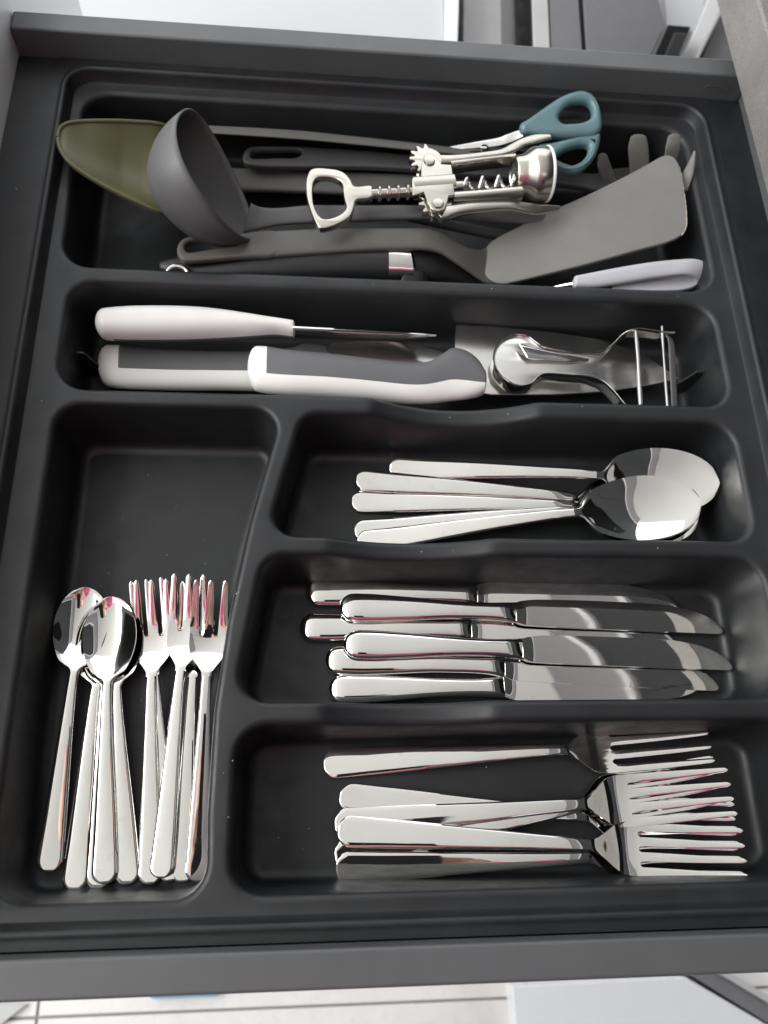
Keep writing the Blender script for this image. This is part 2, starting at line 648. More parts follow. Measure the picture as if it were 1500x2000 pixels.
def build_tray():
    V, F = [], []
    holes = []
    for cell in CELLS:
        loops = []
        for ins, z in LIP + WALL + FIL:
            loops.append([(x, y, z) for x, y in rounded(cell, ins)])
        holes.append([(p[0], p[1]) for p in loops[0]])
        n = len(loops[0])
        b = len(V)
        for lp in loops:
            V += lp
        for i in range(len(loops) - 1):
            for j in range(n):
                k = (j + 1) % n
                F.append((b + i * n + j, b + i * n + k, b + (i + 1) * n + k, b + (i + 1) * n + j))
        last = b + (len(loops) - 1) * n
        F.append(tuple(range(last, last + n)))
    # land between the compartments
    outer = rounded(rect(0, 0, 400, 473, 11), 0.0)
    pts = list(outer)
    edges = [(i, (i + 1) % len(outer)) for i in range(len(outer))]
    for h in holes:
        b = len(pts)
        pts += h
        edges += [(b + i, b + (i + 1) % len(h)) for i in range(len(h))]
    for yc in (249.7, 168.2, 84.6):
        for x in np.arange(146, 386, 3.0):
            pts.append((float(x), yc))
    r = delaunay_2d_cdt([Vector(p) for p in pts], edges, [], 0, 1e-5)
    b = len(V)
    V += [(p[0], p[1], 0.0) for p in r[0]]
    for f in r[2]:
        c = [sum(r[0][i][k] for i in f) / 3 for k in (0, 1)]
        if inside(c[0], c[1], outer) and not any(inside(c[0], c[1], h) for h in holes):
            F.append(tuple(i + b for i in f))
    # step up to the flange with its rounded bead
    prof = [(0, 0), (-1.0, 0.3), (-1.7, 1.2), (-3.2, 6.6), (-3.7, 7.9), (-4.6, 8.6), (-5.7, 8.7), (-6.6, 8.25), (-7.4, 8.0), (-8.6, 8.0)]
    b = len(V)
    base = rounded(rect(0, 0, 400, 473, 11), 0.0)
    n = len(base)
    for ins, z in prof:
        V += [(x, y, z) for x, y in rounded(rect(0, 0, 400, 473, 11), ins)]
    for i in range(len(prof) - 1):
        for j in range(n):
            k = (j + 1) % n
            F.append((b + i * n + j, b + i * n + k, b + (i + 1) * n + k, b + (i + 1) * n + j))
    # flange out to the trim lines, with a short skirt
    last = b + (len(prof) - 1) * n
    ring = [V[last + j][:2] for j in range(n)]
    X0, X1, Y0, Y1 = -10.6, 410.0, -11.1, 484.4
    frame = [(X0, Y0), (X1, Y0), (X1, Y1), (X0, Y1)]
    rr = delaunay_2d_cdt([Vector(p) for p in ring + frame], [(i, (i + 1) % n) for i in range(n)] + [(n + i, n + (i + 1) % 4) for i in range(4)], [], 0, 1e-5)
    b = len(V)
    V += [(p[0], p[1], 8.0) for p in rr[0]]
    for f in rr[2]:
        c = [sum(rr[0][i][k] for i in f) / 3 for k in (0, 1)]
        if not inside(c[0], c[1], ring):
            F.append(tuple(i + b for i in f))
    b = len(V)
    for z in (8.0, 5.0):
        V += [(x, y, z) for x, y in frame]
    F += [(b + i, b + (i + 1) % 4, b + 4 + (i + 1) % 4, b + 4 + i) for i in range(4)]
    V = [(x, y, dip(x, y, z)) for x, y, z in V]
    bm = bmesh.new()
    vs = [bm.verts.new(v) for v in V]
    for f in F:
        try:
            bm.faces.new([vs[i] for i in f])
        except ValueError:
            pass
    bmesh.ops.remove_doubles(bm, verts=bm.verts, dist=0.004)
    bm.verts.index_update()
    V = [tuple(v.co) for v in bm.verts]
    F = [tuple(v.index for v in f.verts) for f in bm.faces]
    bm.free()
    o = mesh_obj('tray_body', V, F, M['tray'], tray, sharp=33)
    return o


body = build_tray()
# trim flanges beside the cut lines, left and right, 0.5 mm lower than the rim
put('trim_flange', box(-35.0, -10.4, -11.1, 484.4, 5, 7.4), M['tray'], tray, smooth=False, bevel=0.4)
put('trim_flange', box(410.4, 440, -11.1, 484.4, 5, 7.4), M['tray'], tray, smooth=False, bevel=0.4)
# thin ribs at the ends of the two long compartments
for x, y, z, sgn in ((8.5, 341, -16, 1), (15.5, 289, -16, 1), (15.5, 262, -16, 1), (386, 289, -16, -1), (386, 262, -16, -1)):
    v, f = prism([(0, 0), (14, 0), (4, 26), (0, 26)], -0.6, 0.6)
    v = [(x + sgn * a, y + c, FLOOR + b) for a, b, c in v]
    put('rib', (v, f), M['tray'], tray, smooth=False)
# moulding rings on the compartment floors
for x, y in ((37, 228), (158, 228), (134, 60), (135, 146)):
    v, f = lathe((x, y, FLOOR - 0.4), (0, 0, 1), [(0, 5.7), (0.62, 5.6), (0.62, 5.2), (0, 5.1)], 32, False, False)
    put('mould_ring', (v, f), M['tray'], tray)
# an old dried spot on the wall of the spoon compartment

# ------------------------------------------------------------------ drawer, worktop and what shows round them
drawer = thing('drawer', 'open kitchen drawer with grey metal sides and a white front panel', 'drawer', (200, 237, -60))
far = put('side_rail', box(-35.0, 432, 485.2, 500.2, -60, 26), M['rail'], drawer, smooth=False, bevel=1.6, segs=3)
put('side_rail', box(-35.0, 432, -26.6, -11.9, -60, 26), M['rail'], drawer, smooth=False, bevel=1.6, segs=3)
put('front_panel', box(-55, -35.2, -60, 640, -120, 60), M['white'], drawer, smooth=False, bevel=1.0)
put('base_panel', box(-35, 432, -11.7, 485, -60, -49), M['rail'], drawer, smooth=False)
put('back_panel', box(432.2, 446, -26.6, 500.2, -60, 26), M['rail'], drawer, smooth=False)


def text_mesh(name, body, size, depth, mat, parent, mw, extra=None):
    cu = bpy.data.curves.new('tmp', 'FONT')
    cu.body = body
    cu.size = size * MM
    cu.extrude = depth * MM
    cu.resolution_u = 3
    if extra:
        extra(cu)
    ob = bpy.data.objects.new('tmp', cu)
    COL.objects.link(ob)
    dg = bpy.context.evaluated_depsgraph_get()
    me = ob.evaluated_get(dg).to_mesh()
    V = [tuple((mw @ v.co) / MM) for v in me.vertices]
    F = [tuple(p.vertices) for p in me.polygons]
    ob.evaluated_get(dg).to_mesh_clear()
    bpy.data.objects.remove(ob)
    bpy.data.curves.remove(cu)
    return mesh_obj(name, V, F, mat, parent, smooth=False)


# embossed maker's lettering on the inside of the far side
text_mesh('embossed_lettering', "C\u2019CRA", 6.2, 0.22, M['rail'], far,
          Matrix.Translation(Vector((404.0, 485.1, 13.5)) * MM) @ Matrix.Rotation(R(90), 4, 'X'))

wt = thing('worktop', 'grey stone worktop overhanging the right end of the drawer', 'worktop', (700, 250, 35))
xe = lambda y: 412 + (542 - y) * 0.0155
poly = [(xe(-500), -500), (1270, -500), (1270, 1100), (xe(1100), 1100)]
v, f = prism(poly, 35, 72)
put('slab', (v, f), M['stone'], wt, smooth=False, bevel=2.2, segs=1)

# floor of large cream tiles, far below
FZ = -780.0
put('floor', box(-2200, 2600, -1500, 2600, FZ - 30, FZ - 4), M['grout'], None, smooth=False)['kind'] = 'structure'
flo = bpy.data.objects['floor']
tile_me = None
for i in range(-3, 5):
    for j in range(-3, 5):
        x0, y0 = -165 + i * 600, -160 + j * 300 - 0
        if tile_me is None:
            o = put('tile', box(0, 597, 0, 297, -4, 0), M['tile'], flo, smooth=False, local=True, bevel=1.2)
            tile_me = o.data
        else:
            o = bpy.data.objects.new('tile', tile_me)
            COL.objects.link(o)
            o.parent = flo
            bv = o.modifiers.new('bevel', 'BEVEL')
            bv.width = 1.2 * MM
            bv.segments = 2
        o.location = Vector((x0, y0, FZ)) * MM

# things on the near side, under the drawer edge
t = thing('storage_box', 'white box standing on the floor below the near drawer side', 'box', (370, -200, FZ))
put('box_body', (lambda q: q)(prism([(406.1, -142.6), (627.7, -140.1), (743.5, -206.5), (407.9, -214.6)], FZ, -742)), M['white'], t, smooth=False, bevel=2)
t = thing('metal_rail', 'grey metal rail on the floor to the right of the white box', 'rail', (560, -200, FZ))
put('rail_strip', prism([(631.1, -135.7), (666.6, -135.7), (766.0, -195.3), (746.8, -206.6)], FZ, -742), M['panel_grey'], t, smooth=False)
put('rail_lip', prism([(666.8, -135.2), (681.7, -134.6), (772.0, -187.7), (765.4, -193.5)], FZ, -738), M['strip_grey'], t, smooth=False)
t = thing('blue_cloth', 'light blue folded cloth on the floor just below the near drawer side', 'cloth', (20, -130, FZ))
put('folded_cloth', box(-35, 50, -145, -80, FZ, FZ + 14), M['blue'], t, smooth=False, bevel=5, segs=3)
t = thing('cabinet_plinth', 'grey corner of a plinth at the bottom left of the floor', 'plinth', (-260, -150, FZ))
put('plinth_block', prism([(-243.5, -143.2), (-178.7, -145.6), (-210.4, -169.6), (-237.9, -178.9)], FZ, -770), M['strip_grey'], t, smooth=False)

# beyond the far side of the drawer
t = thing('white_cabinet', 'glossy white cabinet top beyond the far drawer side', 'cabinet', (60, 800, -300))
put('cabinet_body', prism([(-349.3, 901.0), (283.4, 985.8), (269.8, 707.3), (-293.9, 657.0)], -700, -160), M['cab_white'], t, smooth=False, bevel=2)
put('cabinet_edge', prism([(284.4, 977.5), (302.7, 979.9), (280.9, 702.3), (268.7, 701.2)], -700, -155), M['white'], t, smooth=False, bevel=1)
t = thing('white_pillar', 'pale grey and white upright strip left of the dark appliance door', 'panel', (300, 800, -300))
put('pillar_panel', prism([(317.2, 1057.7), (366.8, 1064.3), (349.6, 755.2), (297.7, 750.6)], -700, -200), M['strip_pale'], t, smooth=False)
t = thing('appliance_door', 'dark grey appliance door with black seals beyond the far drawer side', 'door', (370, 720, -300))
put('seal', prism([(351.7, 978.1), (370.7, 980.6), (351.8, 696.0), (333.1, 694.4)], -420, -150), M['gloss_black'], t, smooth=False, bevel=1.5)
put('trim_strip', prism([(371.0, 977.3), (386.8, 979.4), (367.8, 695.1), (352.0, 693.7)], -420, -148), M['strip_grey'], t, smooth=False, bevel=1)
put('door_panel', prism([(388.8, 983.1), (417.2, 986.9), (400.4, 700.3), (369.6, 697.6)], -420, -150), M['panel_grey'], t, smooth=False, bevel=1)
put('seal', prism([(419.3, 990.5), (423.9, 991.1), (404.4, 703.0), (401.4, 702.8)], -420, -152), M['gloss_black'], t, smooth=False)
put('door_panel', prism([(424.0, 987.8), (479.4, 995.2), (490.2, 764.5), (462.1, 705.7), (404.4, 700.7)], -420, -150), M['panel_grey'], t, smooth=False, bevel=1)
t = thing('appliance_hinge', 'black plastic hinge block at the corner of the appliance door', 'hinge', (455, 680, -300))
put('hinge_body', prism([(489.5, 760.7), (514.4, 760.3), (509.9, 748.7), (490.3, 703.5), (461.8, 701.0)], -420, -146), M['gloss_black'], t, smooth=False, bevel=2)
put('hinge_cover', prism([(493.1, 744.8), (506.7, 743.4), (491.5, 712.1), (477.7, 710.9)], -146, -142), M['black'], t, smooth=False, bevel=1)
t = thing('cabinet_carcass', 'white cabinet frame edge beside the black hinge', 'frame', (500, 720, -300))
put('frame_edge', prism([(570.1, 864.8), (581.6, 850.4), (521.6, 734.7), (508.7, 733.6)], -420, -170), M['white'], t, smooth=False, bevel=1)
put('frame_inside', prism([(555.0, 1017.2), (627.7, 1025.7), (576.5, 865.9), (541.4, 862.5)], -420, -230), M['white'], t, smooth=False)
t = thing('base_cabinet', 'pale lilac grey cabinet side beneath the worktop corner', 'cabinet', (540, 690, -300))
put('side_panel', prism([(599.9, 879.7), (629.7, 882.9), (603.8, 751.2), (534.6, 745.3)], -420, -190), M['panel_grey'], t, smooth=False)

# ------------------------------------------------------------------ cutlery
def smax(a, b, k):
    return 0.5 * (a + b + math.sqrt((a - b) ** 2 + k * k))


def tail_half(s, wt, wn, sn, flat):
    """half width of a handle: rounded tail, then an even taper to the neck"""
    e = min(s / flat, 1.0)
    rnd = math.sqrt(max(0.0, 1 - (1 - e) ** 2.1))
    u = min(max((s - flat) / (sn - flat), 0), 1)
    u = u * u * (3 - 2 * u) * 0.45 + u * 0.55
    return max((wt + (wn - wt) * u) / 2 * rnd, 0.25)


TN = 13


def section(s, h, ztop, th, dish=0.0, crown=0.0, pw=2.0):
    """closed section across a strip: crowned (handle) or dished (bowl)"""
    ts = np.linspace(-1, 1, TN)
    top, bot = [], []
    r = min(0.45, h * 0.35)
    for t in ts:
        z = ztop + crown * (1 - t * t) - dish * (1 - abs(t) ** pw)
        e = 0.45 * (abs(t) ** 11)
        top.append((s, t * (h - r * 0.35), z - e))
        bot.append((s, t * (h - r * 0.8), z - th + e))
    return top + [(s, h, top[-1][2] - th * 0.45)] + bot[::-1] + [(s, -h, top[0][2] - th * 0.45)]


def handle_mesh(sn, wt, wn, zc, th, crown, flat, s_end):
    S = [0.0, 0.05, 0.18, 0.4, 0.7, 1.1, 1.6, 2.2, 2.9, 3.7, 4.6, 5.6, 6.6, 8, 9.5, 12] + list(np.linspace(15, s_end, 44))
    return loft([section(s, tail_half(s, wt, wn, sn, flat), zc(s) - th(s) * 0.3 * max(0, 1 - s / 0.9) ** 2, th(s) * (1 - 0.55 * max(0, 1 - s / 0.9) ** 2), 0, crown * (min(1, s / 22) ** 1.4)) for s in S], True, False)


def make_spoon(name, L, sn, wt, wn, bw, D, zpts, rim, tneck):
    zc = pchip(zpts)
    th = pchip(tneck)
    bl = L - sn
    root = thing(name, '', '', (0, 0, 0))
    put('handle', handle_mesh(sn, wt, wn, zc, th, 0.35, wt * 0.46, sn), M['steel'], root, local=True, sharp=55)
    rz = pchip(rim)
    rings = []
    h0 = tail_half(sn, wt, wn, sn, wt * 0.46)
    N = 46
    for i in range(N + 1):
        u = -math.cos(math.pi * i / N) * 0.5 + 0.5
        u = i / N * 0.35 + u * 0.65 if i < N * 0.5 else u * 0.65 + i / N * 0.35
        s = sn + bl * u
        v = (u - 0.03) / 0.97
        q = 2 * max(v, 0) - 1
        e = math.sqrt(max(0.0, 1 - q * q)) * (1 + 0.075 * q) * bw / 2 * 0.99 if v > 0 else 0.0
        if u < 0.5:
            e0 = e
            k = 3.2 * (1 - u * 2) + 0.01
            h = smax(e0 * min(1, (v / 0.13)) ** 0.6 if v > 0 else 0, h0, k)
            hz = smax(0, h0, 3.21)
            h += (h0 - hz) * (1 - u * 2)
        else:
            h = max(e, 0.35)
        f = max(0.0, 1 - q * q) ** (1.7 if q < 0 else 1.0) if v > 0 else 0.0
        dd = D * f
        cr = 0.35 * max(0, 1 - u / 0.12)
        t_ = th(sn) + (1.5 - th(sn)) * min(1, u / 0.2)
        rings.append(section(s, h, rz(s), t_, dd, cr, 2.0))
    put('bowl', loft(rings, False, True), M['steel'], root, local=True, sharp=60)
    return root


def thicken(verts, quads, th, skip):
    n = len(verts)
    V = [tuple(v) for v in verts] + [(v[0], v[1], v[2] - th) for v in verts]
    F = [tuple(q) for q in quads] + [tuple(i + n for i in q)[::-1] for q in quads]
    cnt = {}
    for q in quads:
        for i in range(4):
            e = (q[i], q[(i + 1) % 4])
            cnt.setdefault(tuple(sorted(e)), []).append(e)
    for k, e in cnt.items():
        if len(e) == 1:
            a, b = e[0]
            if skip(verts[a], verts[b]):
                continue
            F.append((b, a, a + n, b + n))
    return V, F


def make_fork(name, L, sn, wt, wn, zpts, th, tines, shoulder, root_s, wide, tipw, w0, tneck):
    """handle and a head whose tines are cut from one sheet"""
    zc = pchip(zpts)
    tk = pchip(tneck)
    r = thing(name, '', '', (0, 0, 0))
    put('handle', handle_mesh(sn, wt, wn, zc, tk, 0.26, wt * 0.46, sn), M['steel'], r, local=True, sharp=55)
    hp = pchip([(sn, wn / 2), (sn + 1.6, wn / 2 + 0.03), (sn + (shoulder - sn) * 0.4, wn / 2 + (wide - wn) * 0.13), (shoulder - 4.5, wide / 2 - 3.0), (shoulder - 1.0, wide / 2 - 1.05), (shoulder + 3, wide / 2 - 0.15), (root_s, wide / 2), (L, tipw / 2)])
    S = list(np.linspace(sn, root_s, 22)) + list(np.linspace(root_s, L - 2.5, 20))[1:] + [L - 1.7, L - 1.0, L - 0.45, L - 0.12]
    ir = 21
    verts, idx = [], []
    gap = (wide - tines * w0) / (tines - 1)
    for i, s in enumerate(S):
        row = []
        k = hp(s)
        if i <= ir:
            w, c = w0, [-wide / 2 + w0 / 2 + j * (w0 + gap) for j in range(tines)]
            sc = k / (wide / 2)
        else:
            u = (s - root_s) / (L - root_s)
            w = w0 * (1 - 0.47 * u ** 1.5)
            if L - s < 2.4:
                w *= max(0.16, math.sqrt(max(0, 1 - (1 - (L - s) / 2.4) ** 2)))
            c0 = wide / 2 - w0 / 2
            c = [(-c0 + j * (2 * c0 / (tines - 1))) * (tipw - 1.6 * 1.0) / (wide - w0) * u + (-c0 + j * (2 * c0 / (tines - 1))) * (1 - u) for j in range(tines)]
            sc = 1.0
        cur = []
        for j in range(tines):
            for q in (-1, -0.75, -0.3, 0.3, 0.75, 1):
                cur.append((s, (c[j] + q * w / 2) * sc, abs(q)))
            if j < tines - 1:
                e = c[j] + w / 2
                g = c[j + 1] - w / 2
                for q in (0.25, 0.75):
                    cur.append((s - (1.1 if i == ir else 0), (e + (g - e) * q) * sc, 0.3))
        for x, y, q in cur:
            yy = y / max(k, 1e-6)
            z = zc(x) - 1.15 * (1 - yy * yy) * min(1.0, max(0.0, (s - sn) / (shoulder + 2 - sn))) ** 2 * (1 - 0.75 * (lambda t: t * t * (3 - 2 * t))(min(1.0, max(0.0, (s - root_s + 12) / 34))))
            z += 0.26 * max(0, 1 - (s - sn) / 14) * (1 - yy * yy)
            z -= 0.26 * q * q * (lambda t: t * t * (3 - 2 * t))(min(1.0, max(0.0, (s - root_s + 1) / 8)))
            row.append(len(verts))
            verts.append((x, y, z))
        idx.append(row)
    per = 6 + 2
    quads = []
    ncol = len(idx[0])
    for i in range(len(S) - 1):
        for j in range(ncol - 1):
            m = j % per
            slot = m in (5, 6, 7)
            if slot and i >= ir:
                continue
            quads.append((idx[i][j], idx[i + 1][j], idx[i + 1][j + 1], idx[i][j + 1]))
    V, F = thicken(verts, quads, th, lambda a, b: abs(a[0] - sn) < 1e-6 and abs(b[0] - sn) < 1e-6)
    put('tine_head', (V, F), M['steel'], r, local=True, sharp=50, bevel=0.42, segs=3, blim=55)
    return r


def make_knife(name, flip):
    L, sb = 214.0, 96.0
    m = -1.0 if flip else 1.0
    r = thing(name, '', '', (0, 0, 0))
    W = pchip([(0, 15.0), (14, 15.4), (32, 13.6), (60, 10.0), (78, 9.4), (90, 10.6), (95, 11.6)])
    T = pchip([(0, 5.6), (14, 6.6), (50, 6.2), (80, 6.6), (95, 7.2)])
    Z = pchip([(0, 3.4), (14, 3.5), (60, 5.2), (95, 4.6)])
    rings = []
    S = [0, 0.3, 0.9, 1.8, 3, 4.4, 6, 8, 10] + list(np.linspace(13, 92, 34)) + [93.4, 94.4, 95.1, 95.5]
    for s in S:
        e = math.sqrt(max(0.002, 1 - (1 - min(s / 8.0, 1)) ** 2.2))
        k = 1.0 if s < 88 else 1 - 0.62 * min(1, (s - 88) / 7.5) ** 1.4
        h, t = W(s) / 2 * max(e, .05), T(s) / 2 * max(e, 0.12) * k
        rings.append([(s, h * a * m, Z(s) + t * b) for a, b in (sup(2 * math.pi * j / 36, 2.75) for j in range(36))])
    put('handle', loft(rings), M['steel'], r, local=True, sharp=50)
    up = pchip([(0, 5.2), (3, 6.4), (14, 7.8), (50, 8.4), (80, 8.2), (97, 6.2), (106, 3.6), (112, 0.6), (115.4, -2.2), (116.6, -4.0), (117.0, -5.4)])
    lo = pchip([(0, -5.4), (4, -6.9), (30, -7.4), (90, -7.6), (113, -7.6), (115.6, -7.3), (116.6, -6.7), (117.0, -5.9)])
    rings = []
    bz = pchip([(0, 4.5), (60, 3.4), (117, 2.2)])
    QS = list(np.linspace(0, 0.9, 8)) + [0.965, 1.0]
    SB = list(np.linspace(0, 62, 26)) + list(np.arange(62.4, 112, 0.4)) + list(np.linspace(112, 117, 14))
    for x in SB:
        a, b = up(x), lo(x)
        sr = 0.17 * math.sin((x - 60) * 2 * math.pi / 1.6) if 60 < x < 111 else 0.0
        t = 1.15 if x > 5 else 2.0 - 0.17 * x
        ring = []
        for q in QS:
            ring.append((94.6 + x, (b + (a - b) * q + (sr if q > 0.98 else 0)) * m, bz(x) + t * (0.62 + 0.38 * math.sin(math.pi * (0.12 + 0.8 * q) * 0.62 + 0.55) * (1 - q ** 5))))
        for q in QS[::-1]:
            ring.append((94.6 + x, (b + (a - b) * q + (sr if q > 0.98 else 0)) * m, bz(x) - t * (0.3 + 0.5 * (1 - q ** 5))))
        rings.append(ring)
    put('blade', loft(rings), M['steel'], r, local=True, sharp=35)
    return r


tea0 = make_spoon('teaspoon', 140, 93, 12.4, 4.9, 27.5, 5.1,
                  [(0, 2.4), (12, 2.6), (40, 5.0), (70, 8.2), (86, 9.0), (93, 8.7)],
                  [(93, 8.7), (103, 7.2), (118, 6.0), (132, 5.5), (140, 5.6)],
                  [(0, 1.9), (60, 2.2), (93, 2.6)])
spoon0 = make_spoon('table_spoon', 205, 128, 13.6, 5.6, 41.5, 5.2,
                    [(0, 2.6), (15, 3.0), (55, 7.0), (95, 11.0), (116, 12.0), (128, 11.2)],
                    [(128, 11.2), (142, 8.9), (166, 7.0), (190, 6.3), (205, 6.4)],
                    [(0, 2.0), (90, 2.5), (128, 3.0)])
fork0 = make_fork('table_fork', 203, 126, 14.8, 6.0,
                  [(0, 2.6), (15, 3.2), (55, 6.2), (92, 9.2), (114, 10.1), (126, 9.3), (131, 7.9), (136, 6.3), (141, 5.1), (145.5, 4.6), (150, 4.7), (156, 5.3), (166, 6.7), (180, 9.2), (192, 11.9), (203, 14.8)],
                  1.9, 4, 143.5, 153.5, 25.6, 22.8, 4.4, [(0, 2.0), (90, 2.4), (126, 1.9)])
cake0 = make_fork('dessert_fork', 148, 98, 11.6, 5.0,
                  [(0, 2.4), (12, 2.6), (40, 4.8), (70, 7.8), (90, 9.2), (99, 8.7), (106, 6.2), (112, 4.5), (117, 4.0), (122, 4.7), (128, 6.5), (137, 9.9), (148, 14.4)],
                  1.7, 3, 111, 121.5, 19.6, 16.8, 4.7, [(0, 1.8), (70, 2.1), (98, 1.7)])
knife0 = make_knife('table_knife', False)
knife1 = make_knife('table_knife', True)
USED = set()
LENGTHS = {'teaspoon': 139.0, 'table_spoon': 205.0, 'table_fork': 203.0, 'dessert_fork': 147.5, 'table_knife': 212.0}


def lay(proto, spec, roll, label, cat, group):
    """spec = tail x, y, z and head x, y, z; the piece lies from the tail towards the head"""
    if proto.name not in USED:
        USED.add(proto.name)
        o = proto
    else:
        o = proto.copy()
        COL.objects.link(o)
        for ch in proto.children:
            c = ch.copy()
            COL.objects.link(c)
            c.parent = o
    a, b = Vector(spec[:3]), Vector(spec[3:])
    d = b - a
    yaw = math.atan2(d.y, d.x)
    pitch = -math.atan2(d.z, math.hypot(d.x, d.y))
    o.location = a * MM
    k = d.length / LENGTHS[proto.name.split('.')[0]]
    o.scale = (k, k, k)
    o.rotation_mode = 'XYZ'
    o.rotation_euler = (Matrix.Rotation(yaw, 3, 'Z') @ Matrix.Rotation(pitch, 3, 'Y') @ Matrix.Rotation(R(roll), 3, 'X')).to_euler('XYZ')
    tag(o, label, cat, group)
    return o


G = 'teaspoons in the left compartment'
lay(tea0, (27.0, 17.3, -44.0, 30.6, 154.4, -40.0), 8, 'teaspoon lying apart at the far left, nearest the left wall', 'teaspoon', G)
lay(tea0, (39.5, 8.7, -45.0, 41.8, 147.9, -43.6), 2, 'teaspoon second from the left, handle slanting out from under the stacked bowls', 'teaspoon', G)
lay(tea0, (50.5, 9.1, -45.0, 43.9, 147.1, -41.6), 0, 'teaspoon almost hidden, only its handle edge showing left of the top teaspoon', 'teaspoon', G)
lay(tea0, (64.3, 10.7, -45.0, 46.9, 147.1, -39.6), -1, 'teaspoon whose handle lies just right of the top teaspoon, bowl nested under it', 'teaspoon', G)
lay(tea0, (53.8, 11.3, -43.0, 45.1, 148.7, -37.4), 0, 'topmost teaspoon of the stack, its whole bowl in view', 'teaspoon', G)
G = 'small forks in the left compartment'
lay(cake0, (84.3, 11.6, -45.0, 63.0, 158.2, -44.6), -1, 'small fork under the leftmost small fork, handle showing between its neighbours', 'dessert fork', G)
lay(cake0, (74.8, 10.5, -44.0, 66.0, 157.3, -41.5), 0, 'leftmost small three-tined fork with its handle end beside the teaspoons', 'dessert fork', G)
lay(cake0, (89.7, 11.0, -45.0, 88.8, 156.9, -43.6), 2, 'small fork mostly hidden beneath the rightmost small fork', 'dessert fork', G)
lay(cake0, (80.1, 13.2, -40.5, 86.3, 159.3, -38.5), -3, 'small fork slanting across, its handle crossing the leftmost small fork', 'dessert fork', G)
lay(cake0, (96.7, 11.4, -42.0, 95.9, 155.8, -36.0), 7, 'rightmost small fork, lying against the curved compartment wall', 'dessert fork', G)

G = 'table spoons in the upper right compartment'
lay(spoon0, (194.9, 231.9, -44.0, 384.5, 216.5, -25.5), 11, 'table spoon at the back, bowl showing behind the stacked bowls', 'spoon', G)
lay(spoon0, (174.8, 223.5, -43.0, 375.2, 203.0, -42.5), 4, 'table spoon with the uppermost slanting handle, bowl second in the stack', 'spoon', G)
lay(spoon0, (172.2, 210.4, -45.0, 375.3, 200.3, -39.8), 0, 'table spoon with the middle handle of the stack, its end reaching farthest left', 'spoon', G)
lay(spoon0, (173.8, 191.5, -45.0, 375.2, 206.7, -37.2), 0, 'table spoon whose handle shows just above that of the top spoon', 'spoon', G)
lay(spoon0, (175.4, 184.4, -43.0, 369.1, 202.1, -21.5), -1, 'topmost table spoon, whole bowl in view, handle running along the divider', 'spoon', G)

G = 'table knives in the middle right compartment'
lay(knife0, (146.8, 155.2, -45.0, 359.6, 151.8, -45.0), 2, 'table knife farthest back, serrated edge up and tip under the next blade', 'table knife', G)
lay(knife0, (143.7, 135.5, -45.0, 353.5, 132.2, -45.0), 0, 'table knife reaching farthest left, its blade hidden between two others', 'table knife', G)
lay(knife0, (157.6, 117.7, -45.0, 374.3, 107.5, -45.0), -2, 'table knife second from the front, handle end tucked under the one above', 'table knife', G)
lay(knife1, (159.5, 102.2, -45.0, 369.3, 102.5, -45.0), -2, 'table knife at the front with its serrated edge towards the divider', 'table knife', G)
lay(knife0, (165.0, 144.9, -38.8, 381.4, 139.0, -43.8), -3, 'upper table knife second from the back, lying on two others', 'table knife', G)
lay(knife0, (167.1, 124.8, -38.8, 383.4, 118.6, -43.8), -3, 'table knife with the tip farthest right, lying on top in the middle', 'table knife', G)

G = 'table forks in the lower right compartment'
lay(fork0, (164.9, 48.4, -45.0, 365.0, 30.5, -45.0), 0, 'table fork with its handle disappearing under the crossing fork handles', 'fork', G)
lay(fork0, (162.6, 20.6, -45.0, 359.8, 53.8, -43.5), 0, 'table fork crossing diagonally beneath the others, tines pointing up and right', 'fork', G)
lay(fork0, (156.8, 64.4, -45.0, 357.4, 71.6, -42.0), -5, 'table fork lying alone at the back of the compartment', 'fork', G)
lay(fork0, (163.1, 15.7, -45.0, 364.1, 20.7, -42.0), 7, 'frontmost table fork, half hidden tines under the one above', 'fork', G)
lay(fork0, (162.4, 35.4, -41.0, 362.4, 46.9, -37.0), 0, 'table fork whose pink tinted tines lie above the crossing forks', 'fork', G)
lay(fork0, (163.8, 32.5, -38.0, 363.7, 16.7, -37.0), -5, 'topmost table fork with tine tips reaching farthest right', 'fork', G)

# ------------------------------------------------------------------ kitchen knives and peeler, second compartment
def two_tone(root, U, L, th, a0, a1, s0, s1, n=60, m=48, p=2.35, r0=6.0, r1=1.5):
    """handle body between traced edges, its soft grip a second mesh cut from the same skin"""
    v, f = edge_loft(U, L, th, n, m, p, r0, r1)
    nr = len(v) // m
    A, B = [], []
    for q in f:
        if len(q) != 4:
            A.append(q)
            continue
        i, j = q[0] // m, q[0] % m
        ang = (j + 0.5) / m * 360
        t = i / (nr - 1)
        hit = s0 < t < s1 and ((a0 <= ang <= a1) or (a0 <= ang - 360 <= a1))
        (B if hit else A).append(q)
    put('handle_shell', (v, A), M['ivory'], root)
    put('soft_grip', (v, B), M['inlay'], root)


def strip_unused(o):
    bm = bmesh.new()
    bm.from_mesh(o.data)
    bmesh.ops.delete(bm, geom=[x for x in bm.verts if not x.link_faces], context='VERTS')
    bm.to_mesh(o.data)
    bm.free()


